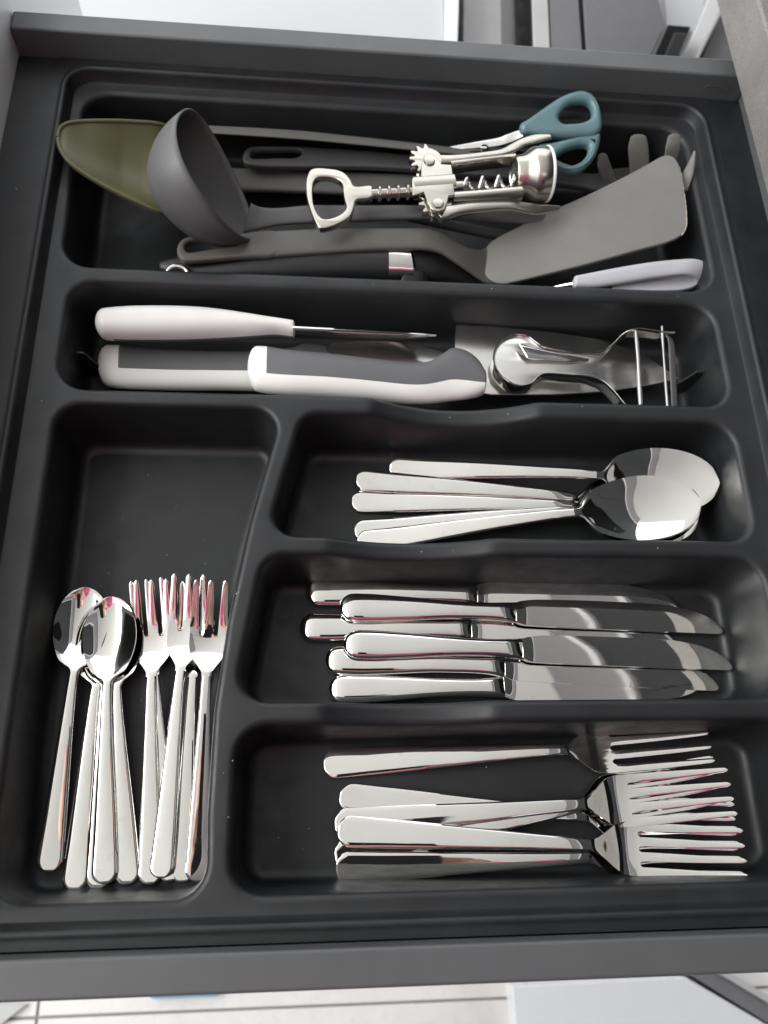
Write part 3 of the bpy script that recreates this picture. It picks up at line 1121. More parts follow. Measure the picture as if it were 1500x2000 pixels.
G = 'kitchen knives in the second compartment'
kn = thing('kitchen_knife', 'all white knife handle at the back, blade standing on edge', 'kitchen knife', (84.9, 315.3, -25.0), G)
put('blade', join([edge_loft([(137.3, 302.3, -7.0), (175.1, 302.5, -8.0), (202.1, 302.5, -9.0), (221.1, 303.2, -11.0)], [(136.8, 317.0, -34.0), (176.8, 314.2, -33.0), (204.5, 311.6, -28.0), (221.5, 304.2, -13.0)], [2.6, 2.2, 1.7, 0.9], 30, 12, 5)]), M['blade_steel'], kn)
two_tone(kn, [(30.5, 313.5, -14.0), (39.6, 314.9, -14.0), (56.8, 316.0, -14.0), (86.0, 315.9, -14.0), (109.7, 313.4, -14.0), (127.6, 310.9, -14.0), (137.1, 309.9, -14.0)], [(32.2, 296.6, -14.0), (41.3, 296.3, -14.0), (66.9, 297.3, -14.0), (92.8, 299.3, -14.0), (110.2, 301.1, -14.0), (127.8, 302.8, -14.0), (137.3, 301.8, -14.0)], [18, 20, 21, 21, 19, 16, 14], 190, 262, 0.10, 0.93)
kn = thing('kitchen_knife', 'kitchen knife with grey and white handle, partly under the chef knife at left', 'kitchen knife', (91.5, 289.5, -33.0), G)
two_tone(kn, [(27.9, 304.6, -36.0), (33.8, 304.8, -36.0), (63.3, 302.7, -36.0), (96.6, 302.2, -36.0), (121.0, 303.8, -36.0), (137.9, 307.3, -36.0), (145.6, 310.9, -36.0), (154.3, 310.9, -36.0), (161.8, 305.3, -36.0)], [(30.6, 277.4, -36.0), (36.5, 276.6, -36.0), (65.2, 276.5, -36.0), (97.8, 277.5, -36.0), (121.8, 277.6, -36.0), (138.4, 277.4, -36.0), (146.0, 277.7, -36.0), (154.5, 278.0, -36.0), (161.9, 279.6, -36.0)], [12, 14, 15, 15, 14, 13], -35, 106, 0.105, 0.955)
put('blade', plate([(157.9, 306.3, -31.0), (173.5, 309.8, -31.0), (195.4, 310.7, -31.0), (223.7, 305.9, -31.0), (240.6, 296.3, -31.0), (207.5, 293.7, -31.0), (158.0, 292.0, -31.0)], (), 1.6, 0.3, 2), M['blade_steel'], kn)
kn = thing('chef_knife', 'large chef knife with grey and white handle and broad blade under the peeler', 'kitchen knife', (182.0, 282.5, -25.0), G)
two_tone(kn, [(117.3, 294.6, -17.0), (122.0, 294.5, -17.0), (133.9, 292.5, -17.0), (157.6, 290.6, -17.0), (187.5, 287.5, -17.0), (205.5, 286.1, -17.0), (217.7, 287.9, -17.0), (226.5, 294.6, -17.0), (231.6, 297.9, -17.0), (240.1, 295.8, -17.0), (246.5, 289.7, -17.0), (249.2, 283.1, -17.0)], [(118.3, 266.2, -17.0), (122.9, 265.3, -17.0), (134.5, 264.4, -17.0), (157.7, 263.8, -17.0), (187.0, 262.3, -17.0), (204.7, 261.2, -17.0), (216.6, 261.6, -17.0), (225.0, 262.8, -17.0), (229.8, 263.6, -17.0), (238.3, 264.9, -17.0), (245.1, 266.8, -17.0), (248.2, 268.3, -17.0)], [15, 18, 19, 19, 18, 17, 15, 13], -35, 112, 0.085, 0.975, n=80)
put('blade', plate([(232.2, 276.5, -26.8), (233.9, 297.8, -26.8), (236.4, 321.0, -26.9), (239.1, 321.9, -27.0), (265.7, 322.0, -28.2), (298.6, 320.6, -29.7), (328.3, 317.4, -31.1), (354.4, 309.4, -32.2), (377.6, 291.9, -33.4), (354.3, 285.5, -32.4), (327.1, 279.9, -31.2), (294.2, 275.9, -29.7), (255.8, 273.7, -27.9)], (), 2.0, 0.35, 2, smooth=False), M['blade_steel'], kn)

pe = thing('peeler', 'stainless steel peeler with open sprung handle lying on the chef knife blade', 'peeler', (297.7, 291.0, -15.0))
pt = lambda q: q
top_edge = [(255.2, 290.6, -14.0), (256.6, 296.3, -13.0), (260.8, 302.5, -13.0), (266.7, 306.3, -13.0), (273.0, 307.3, -13.0), (277.8, 305.3, -13.0), (281.3, 302.2, -13.0), (284.8, 299.5, -13.0), (299.2, 296.5, -13.0), (314.9, 296.0, -13.0), (321.9, 297.1, -12.0), (327.8, 301.3, -11.0), (335.0, 308.5, -10.0), (340.5, 311.6, -10.0), (346.4, 312.2, -10.0), (359.5, 311.3, -11.0), (364.1, 311.0, -12.0)]
bot_edge = [(255.2, 290.6, -14.0), (255.5, 286.4, -14.0), (257.0, 281.9, -14.0), (260.6, 276.8, -14.0), (265.8, 273.2, -14.0), (272.2, 272.8, -14.0), (277.3, 275.0, -14.0), (280.7, 278.9, -14.0), (284.6, 281.1, -14.0), (299.4, 280.9, -14.0), (311.8, 280.3, -14.0), (319.4, 276.8, -13.0), (325.3, 269.2, -12.0), (329.7, 260.9, -11.0), (333.2, 257.0, -11.0), (342.1, 255.2, -11.0), (357.5, 256.2, -12.0)]
put('handle_plate', plate([(256.0, 289.4, -15.0), (258.5, 298.4, -15.0), (264.6, 306.1, -15.0), (273.6, 308.3, -15.0), (279.0, 305.6, -15.0), (284.8, 300.1, -15.0), (299.9, 297.1, -15.0), (315.6, 296.6, -15.0), (325.3, 298.0, -15.0), (319.8, 291.8, -15.0), (317.4, 285.7, -15.0), (319.9, 280.1, -15.0), (299.8, 281.9, -15.0), (284.9, 281.4, -15.0), (280.2, 277.7, -15.0), (274.4, 273.8, -15.0), (266.2, 274.5, -15.0), (259.0, 280.8, -15.0)], ([(271.7, 301.0, -15.0), (285.8, 298.0, -15.0), (304.3, 294.0, -15.0), (313.5, 292.6, -15.0), (305.4, 290.2, -15.0), (288.3, 291.0, -15.0), (275.9, 291.9, -15.0), (273.7, 295.4, -15.0)],), 1.0, 0.2, 2, n=70), M['blade_steel'], pe)
put('handle_wall', edge_loft([(x, y, z + 0.6) for x, y, z in top_edge], [(x, y, z - 9.5) for x, y, z in top_edge], 1.1, 70, 10, 4), M['plain_steel'], pe)
put('handle_wall', edge_loft([(x, y, z + 0.6) for x, y, z in bot_edge], [(x, y, z - 9.5) for x, y, z in bot_edge], 1.1, 70, 10, 4), M['plain_steel'], pe)
put('spring_tongue', edge_loft([(270.6, 299.4, -11.0), (284.9, 296.7, -12.0), (302.0, 293.8, -13.0), (313.2, 292.3, -14.0)], [(275.0, 289.7, -11.0), (287.3, 289.4, -12.0), (301.5, 289.1, -13.0), (313.1, 291.2, -14.0)], 1.1, 30, 10, 3), M['plain_steel'], pe)
put('cross_rod', tube([(344.0, 312.4, -12.0), (342.8, 292.5, -12.0), (339.9, 260.4, -12.0)], 1.45, 14), M['plain_steel'], pe)
put('blade_axle', tube([(360.7, 315.0, -11.0), (359.3, 296.7, -12.0), (356.0, 258.2, -12.0)], [1.0, 0.8, 1.0], 12), M['plain_steel'], pe)
put('swivel_blade', edge_loft([(363.4, 310.2, -13.0), (364.1, 308.4, -13.0), (362.1, 286.7, -13.0), (359.0, 258.8, -13.0)], [(364.8, 311.6, -15.0), (368.5, 309.8, -16.0), (367.2, 288.7, -16.0), (364.0, 260.6, -16.0)], 1.2, 24, 12, 3), M['panel_grey'], pe)
put('axle_tip', tube([(359.1, 310.9, -11.0), (368.1, 311.2, -11.5)], 0.9, 10), M['plain_steel'], pe)

# ------------------------------------------------------------------ utensils in the long back compartment
def dish_loft(U, L, sag, th, n=50, m=19, pw=2.0, cap1=True):
    U = crom(U, n)
    L = crom(L, n)
    sg = np.interp(np.linspace(0, 1, n), np.linspace(0, 1, len(sag)), sag)
    rings = []
    mid = (U + L) / 2
    for i in range(n):
        t = mid[min(i + 1, n - 1)] - mid[max(i - 1, 0)]
        nn = np.cross(t, U[i] - L[i])
        nn /= max(np.linalg.norm(nn), 1e-9)
        if nn[2] < 0:
            nn = -nn
        ts = np.linspace(0, 1, m)
        top = [L[i] + (U[i] - L[i]) * q - nn * sg[i] * (1 - abs(2 * q - 1) ** pw) for q in ts]
        botm = [c - nn * th for c in top]
        e = (U[i] - L[i]) / max(np.linalg.norm(U[i] - L[i]), 1e-9) * th * 0.4
        rings.append(top + [(top[-1] + botm[-1]) / 2 + e] + botm[::-1] + [(top[0] + botm[0]) / 2 - e])
    return loft(rings, True, cap1)


us = thing('serving_spoon', 'olive green serving spoon with grey handle, head propped on the left rim', 'serving spoon', (51.5, 411.1, 0.0))
hu = [(-2.4, 416.8, 11.0), (-2.5, 420.8, 11.0), (-1.5, 424.5, 11.0), (1.9, 427.9, 11.0), (9.2, 432.2, 9.0), (20.4, 435.7, 7.0), (34.3, 440.6, 3.0), (53.7, 446.6, -4.0), (65.2, 449.7, -16.0), (75.5, 445.6, -27.0), (87.0, 440.4, -31.0)]
hl = [(-2.3, 416.1, 11.0), (-1.1, 411.0, 11.0), (1.3, 405.3, 11.0), (6.1, 399.3, 10.0), (14.4, 394.3, 7.0), (25.7, 389.6, 3.0), (39.8, 385.5, -2.0), (57.8, 382.8, -9.0), (68.5, 393.1, -19.0), (77.5, 410.7, -28.0), (87.8, 422.1, -32.0)]
put('spoon_head', dish_loft(hu, hl, [0.2, 1.5, 4, 7, 10, 11, 10, 8, 4, 1.5, 0.2], 2.6, 70), M['olive'], us, sharp=60)
put('head_rim', join([tube(hu[:9], 1.25, 10, 60), tube(hl[:9], 1.25, 10, 60)]), M['olive'], us)
put('handle', edge_loft([(85.0, 439.8, -31.0), (117.0, 440.7, -31.0), (143.9, 441.2, -31.0), (212.4, 443.2, -31.0), (282.9, 447.5, -31.0), (309.6, 448.7, -30.0), (332.6, 448.0, -29.0), (339.4, 444.8, -29.0)], [(85.8, 422.0, -32.0), (117.5, 423.2, -32.0), (144.1, 424.0, -32.0), (211.9, 425.3, -32.0), (282.0, 432.8, -32.0), (308.5, 434.9, -31.0), (331.3, 434.1, -30.0), (338.9, 437.7, -30.0)], 5.5, 50, 20, 3.2, 0, 2), M['grey_nylon'], us)

lg = thing('kitchen_utensil', 'long grey utensil handle lying on its edge along the back wall', 'kitchen utensil', (177.1, 456.1, -15.0))
put('handle', edge_loft([(66.3, 450.7, -7.0), (87.6, 451.1, -7.0), (137.1, 452.0, -8.0), (176.6, 450.5, -9.0), (231.1, 448.5, -11.0), (257.8, 447.5, -12.0), (282.0, 446.7, -13.0)], [(66.7, 444.8, -7.0), (88.0, 444.7, -7.0), (137.2, 445.1, -8.0), (176.6, 444.3, -9.0), (230.8, 443.3, -11.0), (257.5, 443.1, -12.0), (281.7, 443.2, -13.0)], 1.5, 50, 16, 4, 0, 2), M['grey_nylon'], lg)
put('handle_web', edge_loft([(66.0, 451.1, -8.6), (137.1, 452.3, -9.6), (176.7, 451.1, -10.6), (231.4, 449.3, -12.6), (280.7, 447.7, -14.6)], [(63.1, 465.8, -24.0), (136.7, 467.0, -25.0), (177.8, 465.7, -26.0), (234.3, 462.7, -27.0), (284.7, 459.0, -27.0)], 3.4, 40, 16, 4), M['dark_nylon'], lg)

ps = thing('pasta_server', 'dark grey pasta server, slotted handle at the left and curled prongs at the right', 'pasta server', (246.3, 444.5, -25.0))
put('handle', plate([(102.2, 439.9, -22.0), (103.3, 445.2, -22.0), (106.5, 449.0, -22.0), (112.0, 450.3, -22.1), (137.0, 452.0, -22.4), (157.2, 452.3, -22.6), (177.5, 452.2, -22.9), (211.7, 451.1, -23.3), (246.3, 449.5, -23.7), (284.8, 447.6, -24.1), (323.6, 444.9, -24.6), (348.5, 442.4, -24.8), (347.0, 430.8, -24.8), (322.4, 433.3, -24.6), (283.8, 436.1, -24.1), (245.6, 437.5, -23.7), (211.3, 438.8, -23.3), (177.4, 438.2, -22.9), (137.3, 434.8, -22.4), (112.6, 433.3, -22.1), (106.4, 433.9, -22.0), (103.0, 436.1, -22.0)], ([(107.4, 441.7, -22.0), (108.6, 445.2, -22.1), (111.5, 446.8, -22.1), (123.7, 448.2, -22.2), (136.4, 449.3, -22.4), (140.1, 448.3, -22.4), (139.8, 444.8, -22.4), (136.5, 442.3, -22.4), (123.9, 440.9, -22.2), (111.7, 439.4, -22.1), (108.5, 439.6, -22.1)],), 5.0, 1.6, 4, n=140), M['dark_nylon'], ps)
put('server_bowl', dish_loft([(336.6, 448.7, -30.0), (354.8, 454.8, -28.0), (379.6, 454.6, -26.0), (396.5, 447.9, -25.0), (402.4, 439.3, -25.0)], [(335.0, 431.7, -31.0), (352.9, 425.8, -33.0), (377.3, 422.0, -32.0), (395.1, 425.7, -30.0), (402.8, 433.2, -28.0)], [1, 5, 8, 6, 2], 2.6, 30), M['grey_nylon'], ps)
for U, L in (([(358.1, 438.0, -30.0), (351.4, 442.1, -22.0), (345.0, 445.4, -13.0), (342.0, 446.5, -9.0)], [(347.7, 435.6, -30.0), (342.6, 440.2, -23.0), (336.1, 441.7, -13.0), (335.5, 444.7, -9.0)]),
             ([(379.5, 448.4, -29.0), (376.2, 453.0, -20.0), (372.3, 458.6, -10.0), (370.0, 461.0, -6.0)], [(365.0, 446.5, -29.0), (361.9, 451.1, -20.0), (358.1, 456.6, -10.0), (358.5, 460.2, -6.0)]),
             ([(396.9, 445.1, -22.0), (395.7, 450.7, -14.0), (393.5, 455.0, -5.0), (391.2, 458.3, -1.0)], [(384.8, 444.3, -22.0), (383.4, 449.9, -14.0), (381.5, 452.8, -5.0), (381.8, 456.8, -1.0)]),
             ([(389.8, 415.1, -4.0), (392.5, 421.7, 0.0), (392.9, 427.9, 6.0), (392.5, 431.7, 9.0)], [(383.9, 423.3, -5.0), (387.7, 428.2, 0.0), (389.8, 431.9, 6.0), (390.8, 434.1, 9.0)])):
    put('prong', edge_loft(U, L, 2.6, 26, 14, 3.0, 1.5, 2.6), M['pale_nylon'], ps)

la = thing('ladle', 'grey soup ladle with its deep bowl tipped on its side', 'ladle', (87.6, 409.5, 0.0))
LC = np.array((89.6, 394.7, 15.0))
LA = np.array((0.24, -0.971, 0.0))
LN = np.array((0.971 * 0.87, 0.24 * 0.87, 0.49))
LN /= np.linalg.norm(LN)
LB = np.cross(LN, LA)
rad, dep = 43.0, 37.0
rings = []
for k in range(19):
    t = k / 18 * math.pi / 2
    rr = math.cos(t) ** 0.86
    rings.append([LC + (LA * math.cos(a) * (rad - 0.4) + LB * math.sin(a) * (rad - 6) * (1 + 0.34 * math.cos(a))) * max(rr, 0.012) - LN * dep * math.sin(t) for a in np.linspace(0, 2 * math.pi, 56, endpoint=False)])
inner = []
for k in range(19):
    t = k / 18 * math.pi / 2
    rr = math.cos(t) ** 0.86
    inner.append([LC + LN * 0.0 + (LA * math.cos(a) * (rad - 2.4) + LB * math.sin(a) * (rad - 8.0) * (1 + 0.34 * math.cos(a))) * max(rr, 0.012) - LN * (dep - 2.4) * math.sin(t) for a in np.linspace(0, 2 * math.pi, 56, endpoint=False)])
rimr = [[(p * 0.5 + q * 0.5) + LN * 0.55 for p, q in zip(np.array(rings[0]), np.array(inner[0]))]]
put('bowl', loft(rings[::-1] + [list(map(list, rimr[0]))] + inner), M['ladle_nylon'], la, sharp=70)
put('handle', edge_loft([(110.5, 387.7, -3.0), (113.5, 386.9, -4.5), (118.3, 387.4, -6.5), (127.2, 388.9, -8.0), (145.6, 393.6, -10.0), (176.2, 396.1, -11.0), (212.4, 398.4, -11.0), (241.4, 399.8, -12.0), (288.9, 402.0, -15.0), (309.5, 401.7, -16.0)], [(106.6, 369.0, -8.0), (112.0, 371.3, -8.5), (118.6, 374.0, -9.0), (127.5, 377.7, -10.0), (145.8, 381.2, -11.0), (176.2, 385.4, -12.0), (212.2, 389.1, -12.0), (241.1, 391.3, -13.0), (288.4, 393.4, -16.0), (309.0, 394.2, -17.0)], [3, 4, 5, 5.5, 5.5, 5.5, 5.5, 5], 70, 18, 3.0, 0, 2), M['ladle_nylon'], la, sharp=60)

dk = thing('kitchen_utensil', 'dark grey utensil handle sloping down under the spatula blade', 'kitchen utensil', (254.3, 396.4, -28.0))
put('handle', edge_loft([(210.0, 403.1, -22.0), (234.6, 402.2, -26.0), (254.8, 401.4, -29.0), (273.9, 399.6, -31.0), (307.4, 396.9, -34.0)], [(209.4, 397.8, -24.0), (233.3, 396.4, -28.0), (253.4, 395.1, -31.0), (272.2, 393.2, -33.0), (305.6, 390.4, -36.0)], 7, 40, 18, 2.6, 2, 3), M['dark_nylon'], dk)

tu = thing('spatula', 'grey spatula with slotted handle end and broad pale blade worn at its tip', 'spatula', (223.6, 369.2, -12.0))
put('handle_end', plate([(68.1, 353.8, -10.0), (68.9, 359.8, -10.0), (72.2, 363.8, -10.0), (80.6, 365.6, -10.0), (92.6, 366.7, -10.0), (104.7, 368.7, -10.0), (113.8, 370.9, -10.0), (126.1, 371.4, -10.0), (126.5, 354.7, -10.0), (114.4, 352.5, -10.0), (105.4, 351.5, -10.0), (93.5, 349.6, -10.0), (78.7, 347.3, -10.0), (72.1, 347.3, -10.0), (69.3, 350.2, -10.0)], ([(72.8, 355.9, -10.0), (73.7, 360.1, -10.0), (77.1, 362.4, -10.0), (89.7, 364.0, -10.0), (101.2, 365.2, -10.0), (104.0, 363.7, -10.0), (103.2, 360.2, -10.0), (100.3, 358.7, -10.0), (90.1, 356.9, -10.0), (79.8, 354.1, -10.0), (74.7, 353.4, -10.0)],), 5.0, 1.8, 4, n=160), M['grey_nylon'], tu)
put('handle', edge_loft([(113.8, 371.0, -10.0), (126.1, 372.4, -9.9), (147.7, 374.5, -9.5), (175.9, 376.3, -9.0), (201.2, 377.8, -9.0), (218.8, 378.4, -9.0), (227.5, 376.7, -10.0), (236.8, 373.1, -13.0), (246.6, 372.1, -17.0), (252.9, 373.7, -20.0), (257.9, 377.6, -22.0), (263.1, 382.8, -23.0)], [(114.4, 352.4, -10.0), (126.5, 353.8, -9.9), (147.9, 356.5, -9.5), (175.7, 359.9, -9.0), (200.8, 362.2, -9.0), (218.1, 363.1, -9.0), (226.9, 362.3, -10.5), (236.2, 358.6, -14.0), (246.0, 355.3, -19.0), (252.0, 353.2, -22.0), (256.5, 351.8, -24.0), (261.3, 351.7, -25.0)], [5.1, 5.5, 5.5, 5.5, 5.5, 5.2, 4.6, 3.8, 3.0], 70, 22, 3.4), M['grey_nylon'], tu, sharp=60)
put('blade', plate([(255.2, 364.0, -23.1), (256.3, 371.8, -22.8), (260.3, 380.1, -21.9), (267.0, 385.0, -20.5), (278.7, 391.0, -18.2), (295.3, 399.4, -14.8), (324.1, 411.8, -9.1), (352.5, 425.8, -3.5), (366.4, 433.5, -0.8), (373.3, 437.4, 0.6), (377.9, 438.2, 1.5), (381.3, 435.5, 2.2), (383.6, 427.1, 2.7), (383.2, 408.1, 2.7), (382.3, 391.7, 2.6), (380.2, 379.8, 2.2), (376.7, 374.2, 1.5), (369.4, 370.3, 0.1), (348.0, 365.3, -4.4), (319.6, 358.7, -10.2), (291.3, 352.9, -16.0), (274.0, 349.7, -19.5), (267.4, 348.8, -20.9), (260.7, 351.4, -22.2), (256.6, 356.9, -22.9)], (), 2.6, 0.7, 3, n=150), M['pale_nylon'], tu)

put('worn_edge', tube([(375.0, 437.4, 1.6), (377.6, 437.8, 2.1), (381.0, 435.1, 2.8), (383.2, 426.7, 3.3), (383.0, 407.9, 3.3), (382.0, 391.1, 3.2), (380.0, 379.2, 2.9), (376.6, 373.7, 2.2)], [0.35, 0.55, 0.5, 0.4, 0.6, 0.35, 0.55, 0.3, 0.5, 0.6, 0.35, 0.5, 0.6, 0.4, 0.55, 0.3, 0.5, 0.4, 0.6, 0.3] * 2, 8, 40), M['worn'], tu)

sc = thing('scissors', 'kitchen scissors with teal blue loop handles leaning against the back wall', 'scissors', (302.8, 449.9, 0.0))
put('handle_loop', plate([(279.9, 453.6, 4.8), (284.9, 457.0, 6.1), (294.9, 464.1, 8.8), (305.0, 470.9, 11.4), (313.5, 474.7, 13.0), (321.2, 475.8, 13.8), (327.5, 472.9, 13.2), (331.1, 466.3, 11.5), (332.9, 457.0, 8.8), (332.1, 450.3, 6.7), (328.1, 447.0, 5.5), (314.7, 446.1, 4.5), (298.1, 446.3, 3.6), (286.5, 447.8, 3.4), (280.8, 448.4, 3.3)], ([(304.9, 457.3, 7.3), (306.9, 462.3, 8.9), (311.7, 466.7, 10.5), (318.4, 468.4, 11.4), (324.4, 467.5, 11.5), (326.7, 462.9, 10.2), (325.6, 458.2, 8.7), (320.9, 455.5, 7.7), (313.2, 454.4, 6.9), (307.2, 454.6, 6.6)],), 9, 3.6, 6, n=120), M['teal'], sc)
put('handle_loop', plate([(291.8, 441.2, 0.1), (301.9, 443.4, 1.1), (315.4, 446.8, 2.7), (326.2, 449.0, 3.8), (332.2, 449.5, 4.2), (331.6, 442.7, 2.7), (328.2, 433.9, 0.5), (322.3, 426.9, -1.4), (315.1, 423.0, -2.7), (307.9, 424.0, -2.9), (299.7, 428.4, -2.4), (293.3, 435.3, -1.2)], ([(302.5, 431.9, -1.4), (305.6, 436.1, -0.3), (311.8, 439.7, 0.9), (320.2, 441.9, 1.8), (324.2, 440.9, 1.8), (323.6, 436.3, 0.8), (319.4, 430.7, -0.7), (313.0, 427.8, -1.8), (306.7, 428.5, -2.0)],), 9, 3.4, 6, n=120), M['teal'], sc)
put('blade', edge_loft([(282.0, 453.1, 3.0), (272.7, 451.8, -1.0), (267.6, 452.3, -4.0), (253.8, 451.9, -8.0), (234.4, 451.3, -14.0), (224.6, 451.0, -17.0)], [(282.4, 447.2, 2.0), (275.9, 446.5, -2.0), (268.0, 445.5, -5.0), (253.7, 446.8, -9.0), (234.5, 449.7, -15.0), (224.7, 450.7, -18.0)], [2.4, 2.2, 1.8, 1.4, 1.0], 40, 12, 3), M['plain_steel'], sc)
put('blade', edge_loft([(297.9, 444.0, -4.0), (280.1, 448.1, -5.0), (263.6, 448.1, -7.0), (244.2, 449.1, -12.0), (231.2, 449.6, -16.0)], [(296.4, 438.9, -5.0), (278.3, 442.9, -6.0), (261.8, 443.7, -8.0), (244.3, 447.1, -13.0), (231.4, 449.7, -17.0)], [2.4, 2.2, 1.8, 1.2], 40, 12, 3), M['black'], sc)
put('pivot_screw', lathe((258.6, 444.0, -5.5), (0, 0.3, 0.95), [(-2, 2.6), (1.0, 2.6), (1.5, 2.0), (1.6, 0.5)], 20), M['plain_steel'], sc)

bt = thing('kitchen_tool', 'black handled tool with chrome end ring and silver collar beside the divider', 'kitchen tool', (144.9, 359.9, -25.0))
put('handle', edge_loft([(58.3, 357.4, -26.0), (65.3, 360.0, -25.0), (82.3, 362.4, -24.0), (119.6, 365.5, -22.0), (157.4, 368.3, -21.0), (194.9, 371.0, -21.0)], [(59.1, 346.8, -26.0), (66.5, 343.4, -25.0), (83.4, 342.4, -24.0), (120.3, 343.0, -22.0), (157.5, 345.2, -21.0), (194.4, 347.3, -21.0)], [16, 19, 21, 22, 23, 23], 50, 26, 2.2, 4, 0), M['black'], bt)
put('end_ring', tube([np.array((68.5, 342.6, -15.0)) + np.array((6.0 * math.cos(a), 4.2 * math.sin(a), 1.5 * math.sin(a))) for a in np.linspace(0, 2 * math.pi, 36, endpoint=False)], 1.7, 12, closed=True), M['plain_steel'], bt)
put('collar', edge_loft([(194.3, 371.2, -21.0), (200.7, 371.5, -21.0), (206.2, 371.2, -21.0)], [(194.4, 347.3, -21.0), (201.7, 347.7, -21.0), (209.9, 347.7, -21.0)], [23.4, 23.2, 22.4], 8, 26, 2.3), M['plain_steel'], bt)
put('neck', edge_loft([(206.7, 371.7, -22.0), (219.0, 372.0, -24.0), (232.8, 371.9, -28.0), (253.4, 367.7, -33.0), (277.3, 362.3, -36.0)], [(210.1, 348.5, -22.0), (221.3, 349.0, -24.0), (235.0, 351.1, -28.0), (252.5, 353.3, -33.0), (276.7, 354.3, -36.0)], [21, 18, 14, 10, 8], 30, 22, 2.4, 0, 3), M['black'], bt)
put('cutting_disc', lathe((211, 346.5, -18), (0.05, -0.35, 0.93), [(-1.4, 7), (-0.8, 8.2), (0.8, 8.2), (1.4, 7)], 44), M['gloss_black'], bt)

pk = thing('looped_tool', 'pale lilac looped handle with a thin metal shank in the right front corner', 'kitchen tool', (359.9, 358.9, -20.0))
put('handle_bar', edge_loft([(310.4, 350.0, -12.0), (322.5, 352.9, -11.0), (338.6, 356.0, -9.0), (358.1, 359.3, -7.0), (378.0, 361.9, -6.0), (388.1, 362.5, -6.0), (394.6, 361.6, -8.0), (398.1, 359.0, -12.0), (398.0, 355.4, -16.0), (394.5, 352.3, -19.0), (387.9, 350.8, -21.0)], [(310.2, 342.3, -13.0), (322.0, 342.8, -13.0), (338.3, 345.6, -12.0), (357.8, 349.2, -10.0), (376.1, 352.1, -9.0), (383.1, 353.2, -10.0), (386.7, 353.7, -12.0), (389.2, 354.2, -15.0), (389.6, 354.5, -18.0), (388.1, 354.4, -20.0), (383.9, 354.5, -22.0)], [7, 7, 6.5, 6, 5.5, 5, 5, 5, 5], 80, 22, 3.0, 1.5, 1.0), M['lilac'], pk, sharp=60)
put('handle_web', plate([(335.5, 347.6, -17.0), (351.0, 351.9, -17.0), (371.8, 356.0, -17.0), (387.3, 358.0, -17.0), (394.3, 356.7, -17.0), (392.1, 351.9, -17.0), (383.9, 347.6, -17.0), (363.4, 345.1, -17.0), (336.6, 343.8, -17.0)], (), 3, 0.8, 3), M['lilac'], pk)
put('shank', edge_loft([(314.4, 350.9, -17.0), (307.5, 352.0, -21.0), (297.7, 353.3, -27.0), (279.1, 352.2, -33.0)], [(314.4, 348.5, -18.0), (307.6, 350.1, -22.0), (297.8, 351.3, -28.0), (279.2, 349.8, -34.0)], 1.6, 20, 10, 3), M['plain_steel'], pk)

# ------------------------------------------------------------------ winged corkscrew
ck = thing('corkscrew', 'satin metal winged corkscrew with bottle opener handle lying on the utensils', 'corkscrew', (222.9, 406.7, 4.0))
put('opener_handle', plate([(144.2, 401.9, 4.0), (146.0, 406.8, 4.0), (149.4, 408.6, 4.0), (156.6, 408.7, 4.0), (162.8, 407.9, 4.0), (167.2, 405.4, 4.0), (170.6, 400.4, 4.0), (172.4, 396.2, 4.0), (175.2, 396.0, 4.0), (182.8, 397.1, 4.0), (183.7, 395.3, 4.0), (183.6, 389.0, 4.0), (182.6, 387.8, 4.0), (175.1, 385.9, 4.0), (173.3, 384.1, 4.0), (172.3, 379.0, 4.0), (170.1, 372.7, 4.0), (164.0, 367.4, 4.0), (157.3, 364.0, 4.0), (151.9, 363.3, 4.0), (149.8, 366.6, 4.0), (147.0, 374.4, 4.0), (144.4, 384.6, 4.0), (143.7, 391.2, 4.0), (143.6, 397.5, 4.0)], ([(148.3, 397.0, 4.0), (150.4, 400.7, 4.0), (154.1, 402.1, 4.0), (159.7, 401.7, 4.0), (164.1, 399.6, 4.0), (165.6, 396.5, 4.0), (165.9, 392.2, 4.0), (166.8, 385.2, 4.0), (167.7, 379.5, 4.0), (165.2, 375.1, 4.0), (159.7, 371.3, 4.0), (154.3, 370.2, 4.0), (151.2, 372.7, 4.0), (148.7, 379.1, 4.0), (147.7, 386.8, 4.0)],), 5.0, 1.0, 3, n=130), M['nickel'], ck)
sh0, sh1 = np.array((182.1, 392.5, 4.0)), np.array((210.4, 396.2, 4.0))
dv = (sh1 - sh0) / np.linalg.norm(sh1 - sh0)
put('spindle', lathe(sh0, dv, [(0, 2.6), (1, 2.9), (np.linalg.norm(sh1 - sh0), 2.9)], 20), M['nickel'], ck)
for c in [(188.0, 393.2, 4.0), (193.6, 394.0, 4.0), (199.3, 394.7, 4.0), (205.3, 395.5, 4.0)]:
    put('rack_ring', lathe(c, dv, [(-1.1, 2.9), (-1.0, 4.1), (-0.5, 4.6), (0.5, 4.6), (1.0, 4.1), (1.1, 2.9)], 24, False, False), M['nickel'], ck)
put('frame_plate', plate([(207.5, 401.0, 8.5), (213.2, 403.4, 8.5), (213.9, 413.1, 8.5), (215.8, 419.8, 8.5), (219.0, 421.7, 8.5), (222.2, 420.6, 8.5), (226.3, 413.6, 8.5), (232.4, 413.6, 8.5), (233.0, 406.3, 8.5), (233.4, 389.6, 8.5), (229.6, 389.0, 8.5), (228.7, 384.6, 8.5), (226.5, 378.3, 8.5), (222.4, 376.8, 8.5), (218.5, 378.5, 8.5), (216.2, 384.2, 8.5), (214.6, 391.2, 8.5), (207.6, 388.0, 8.5)], (), 2.2, 0.5, 2, smooth=False), M['nickel'], ck)
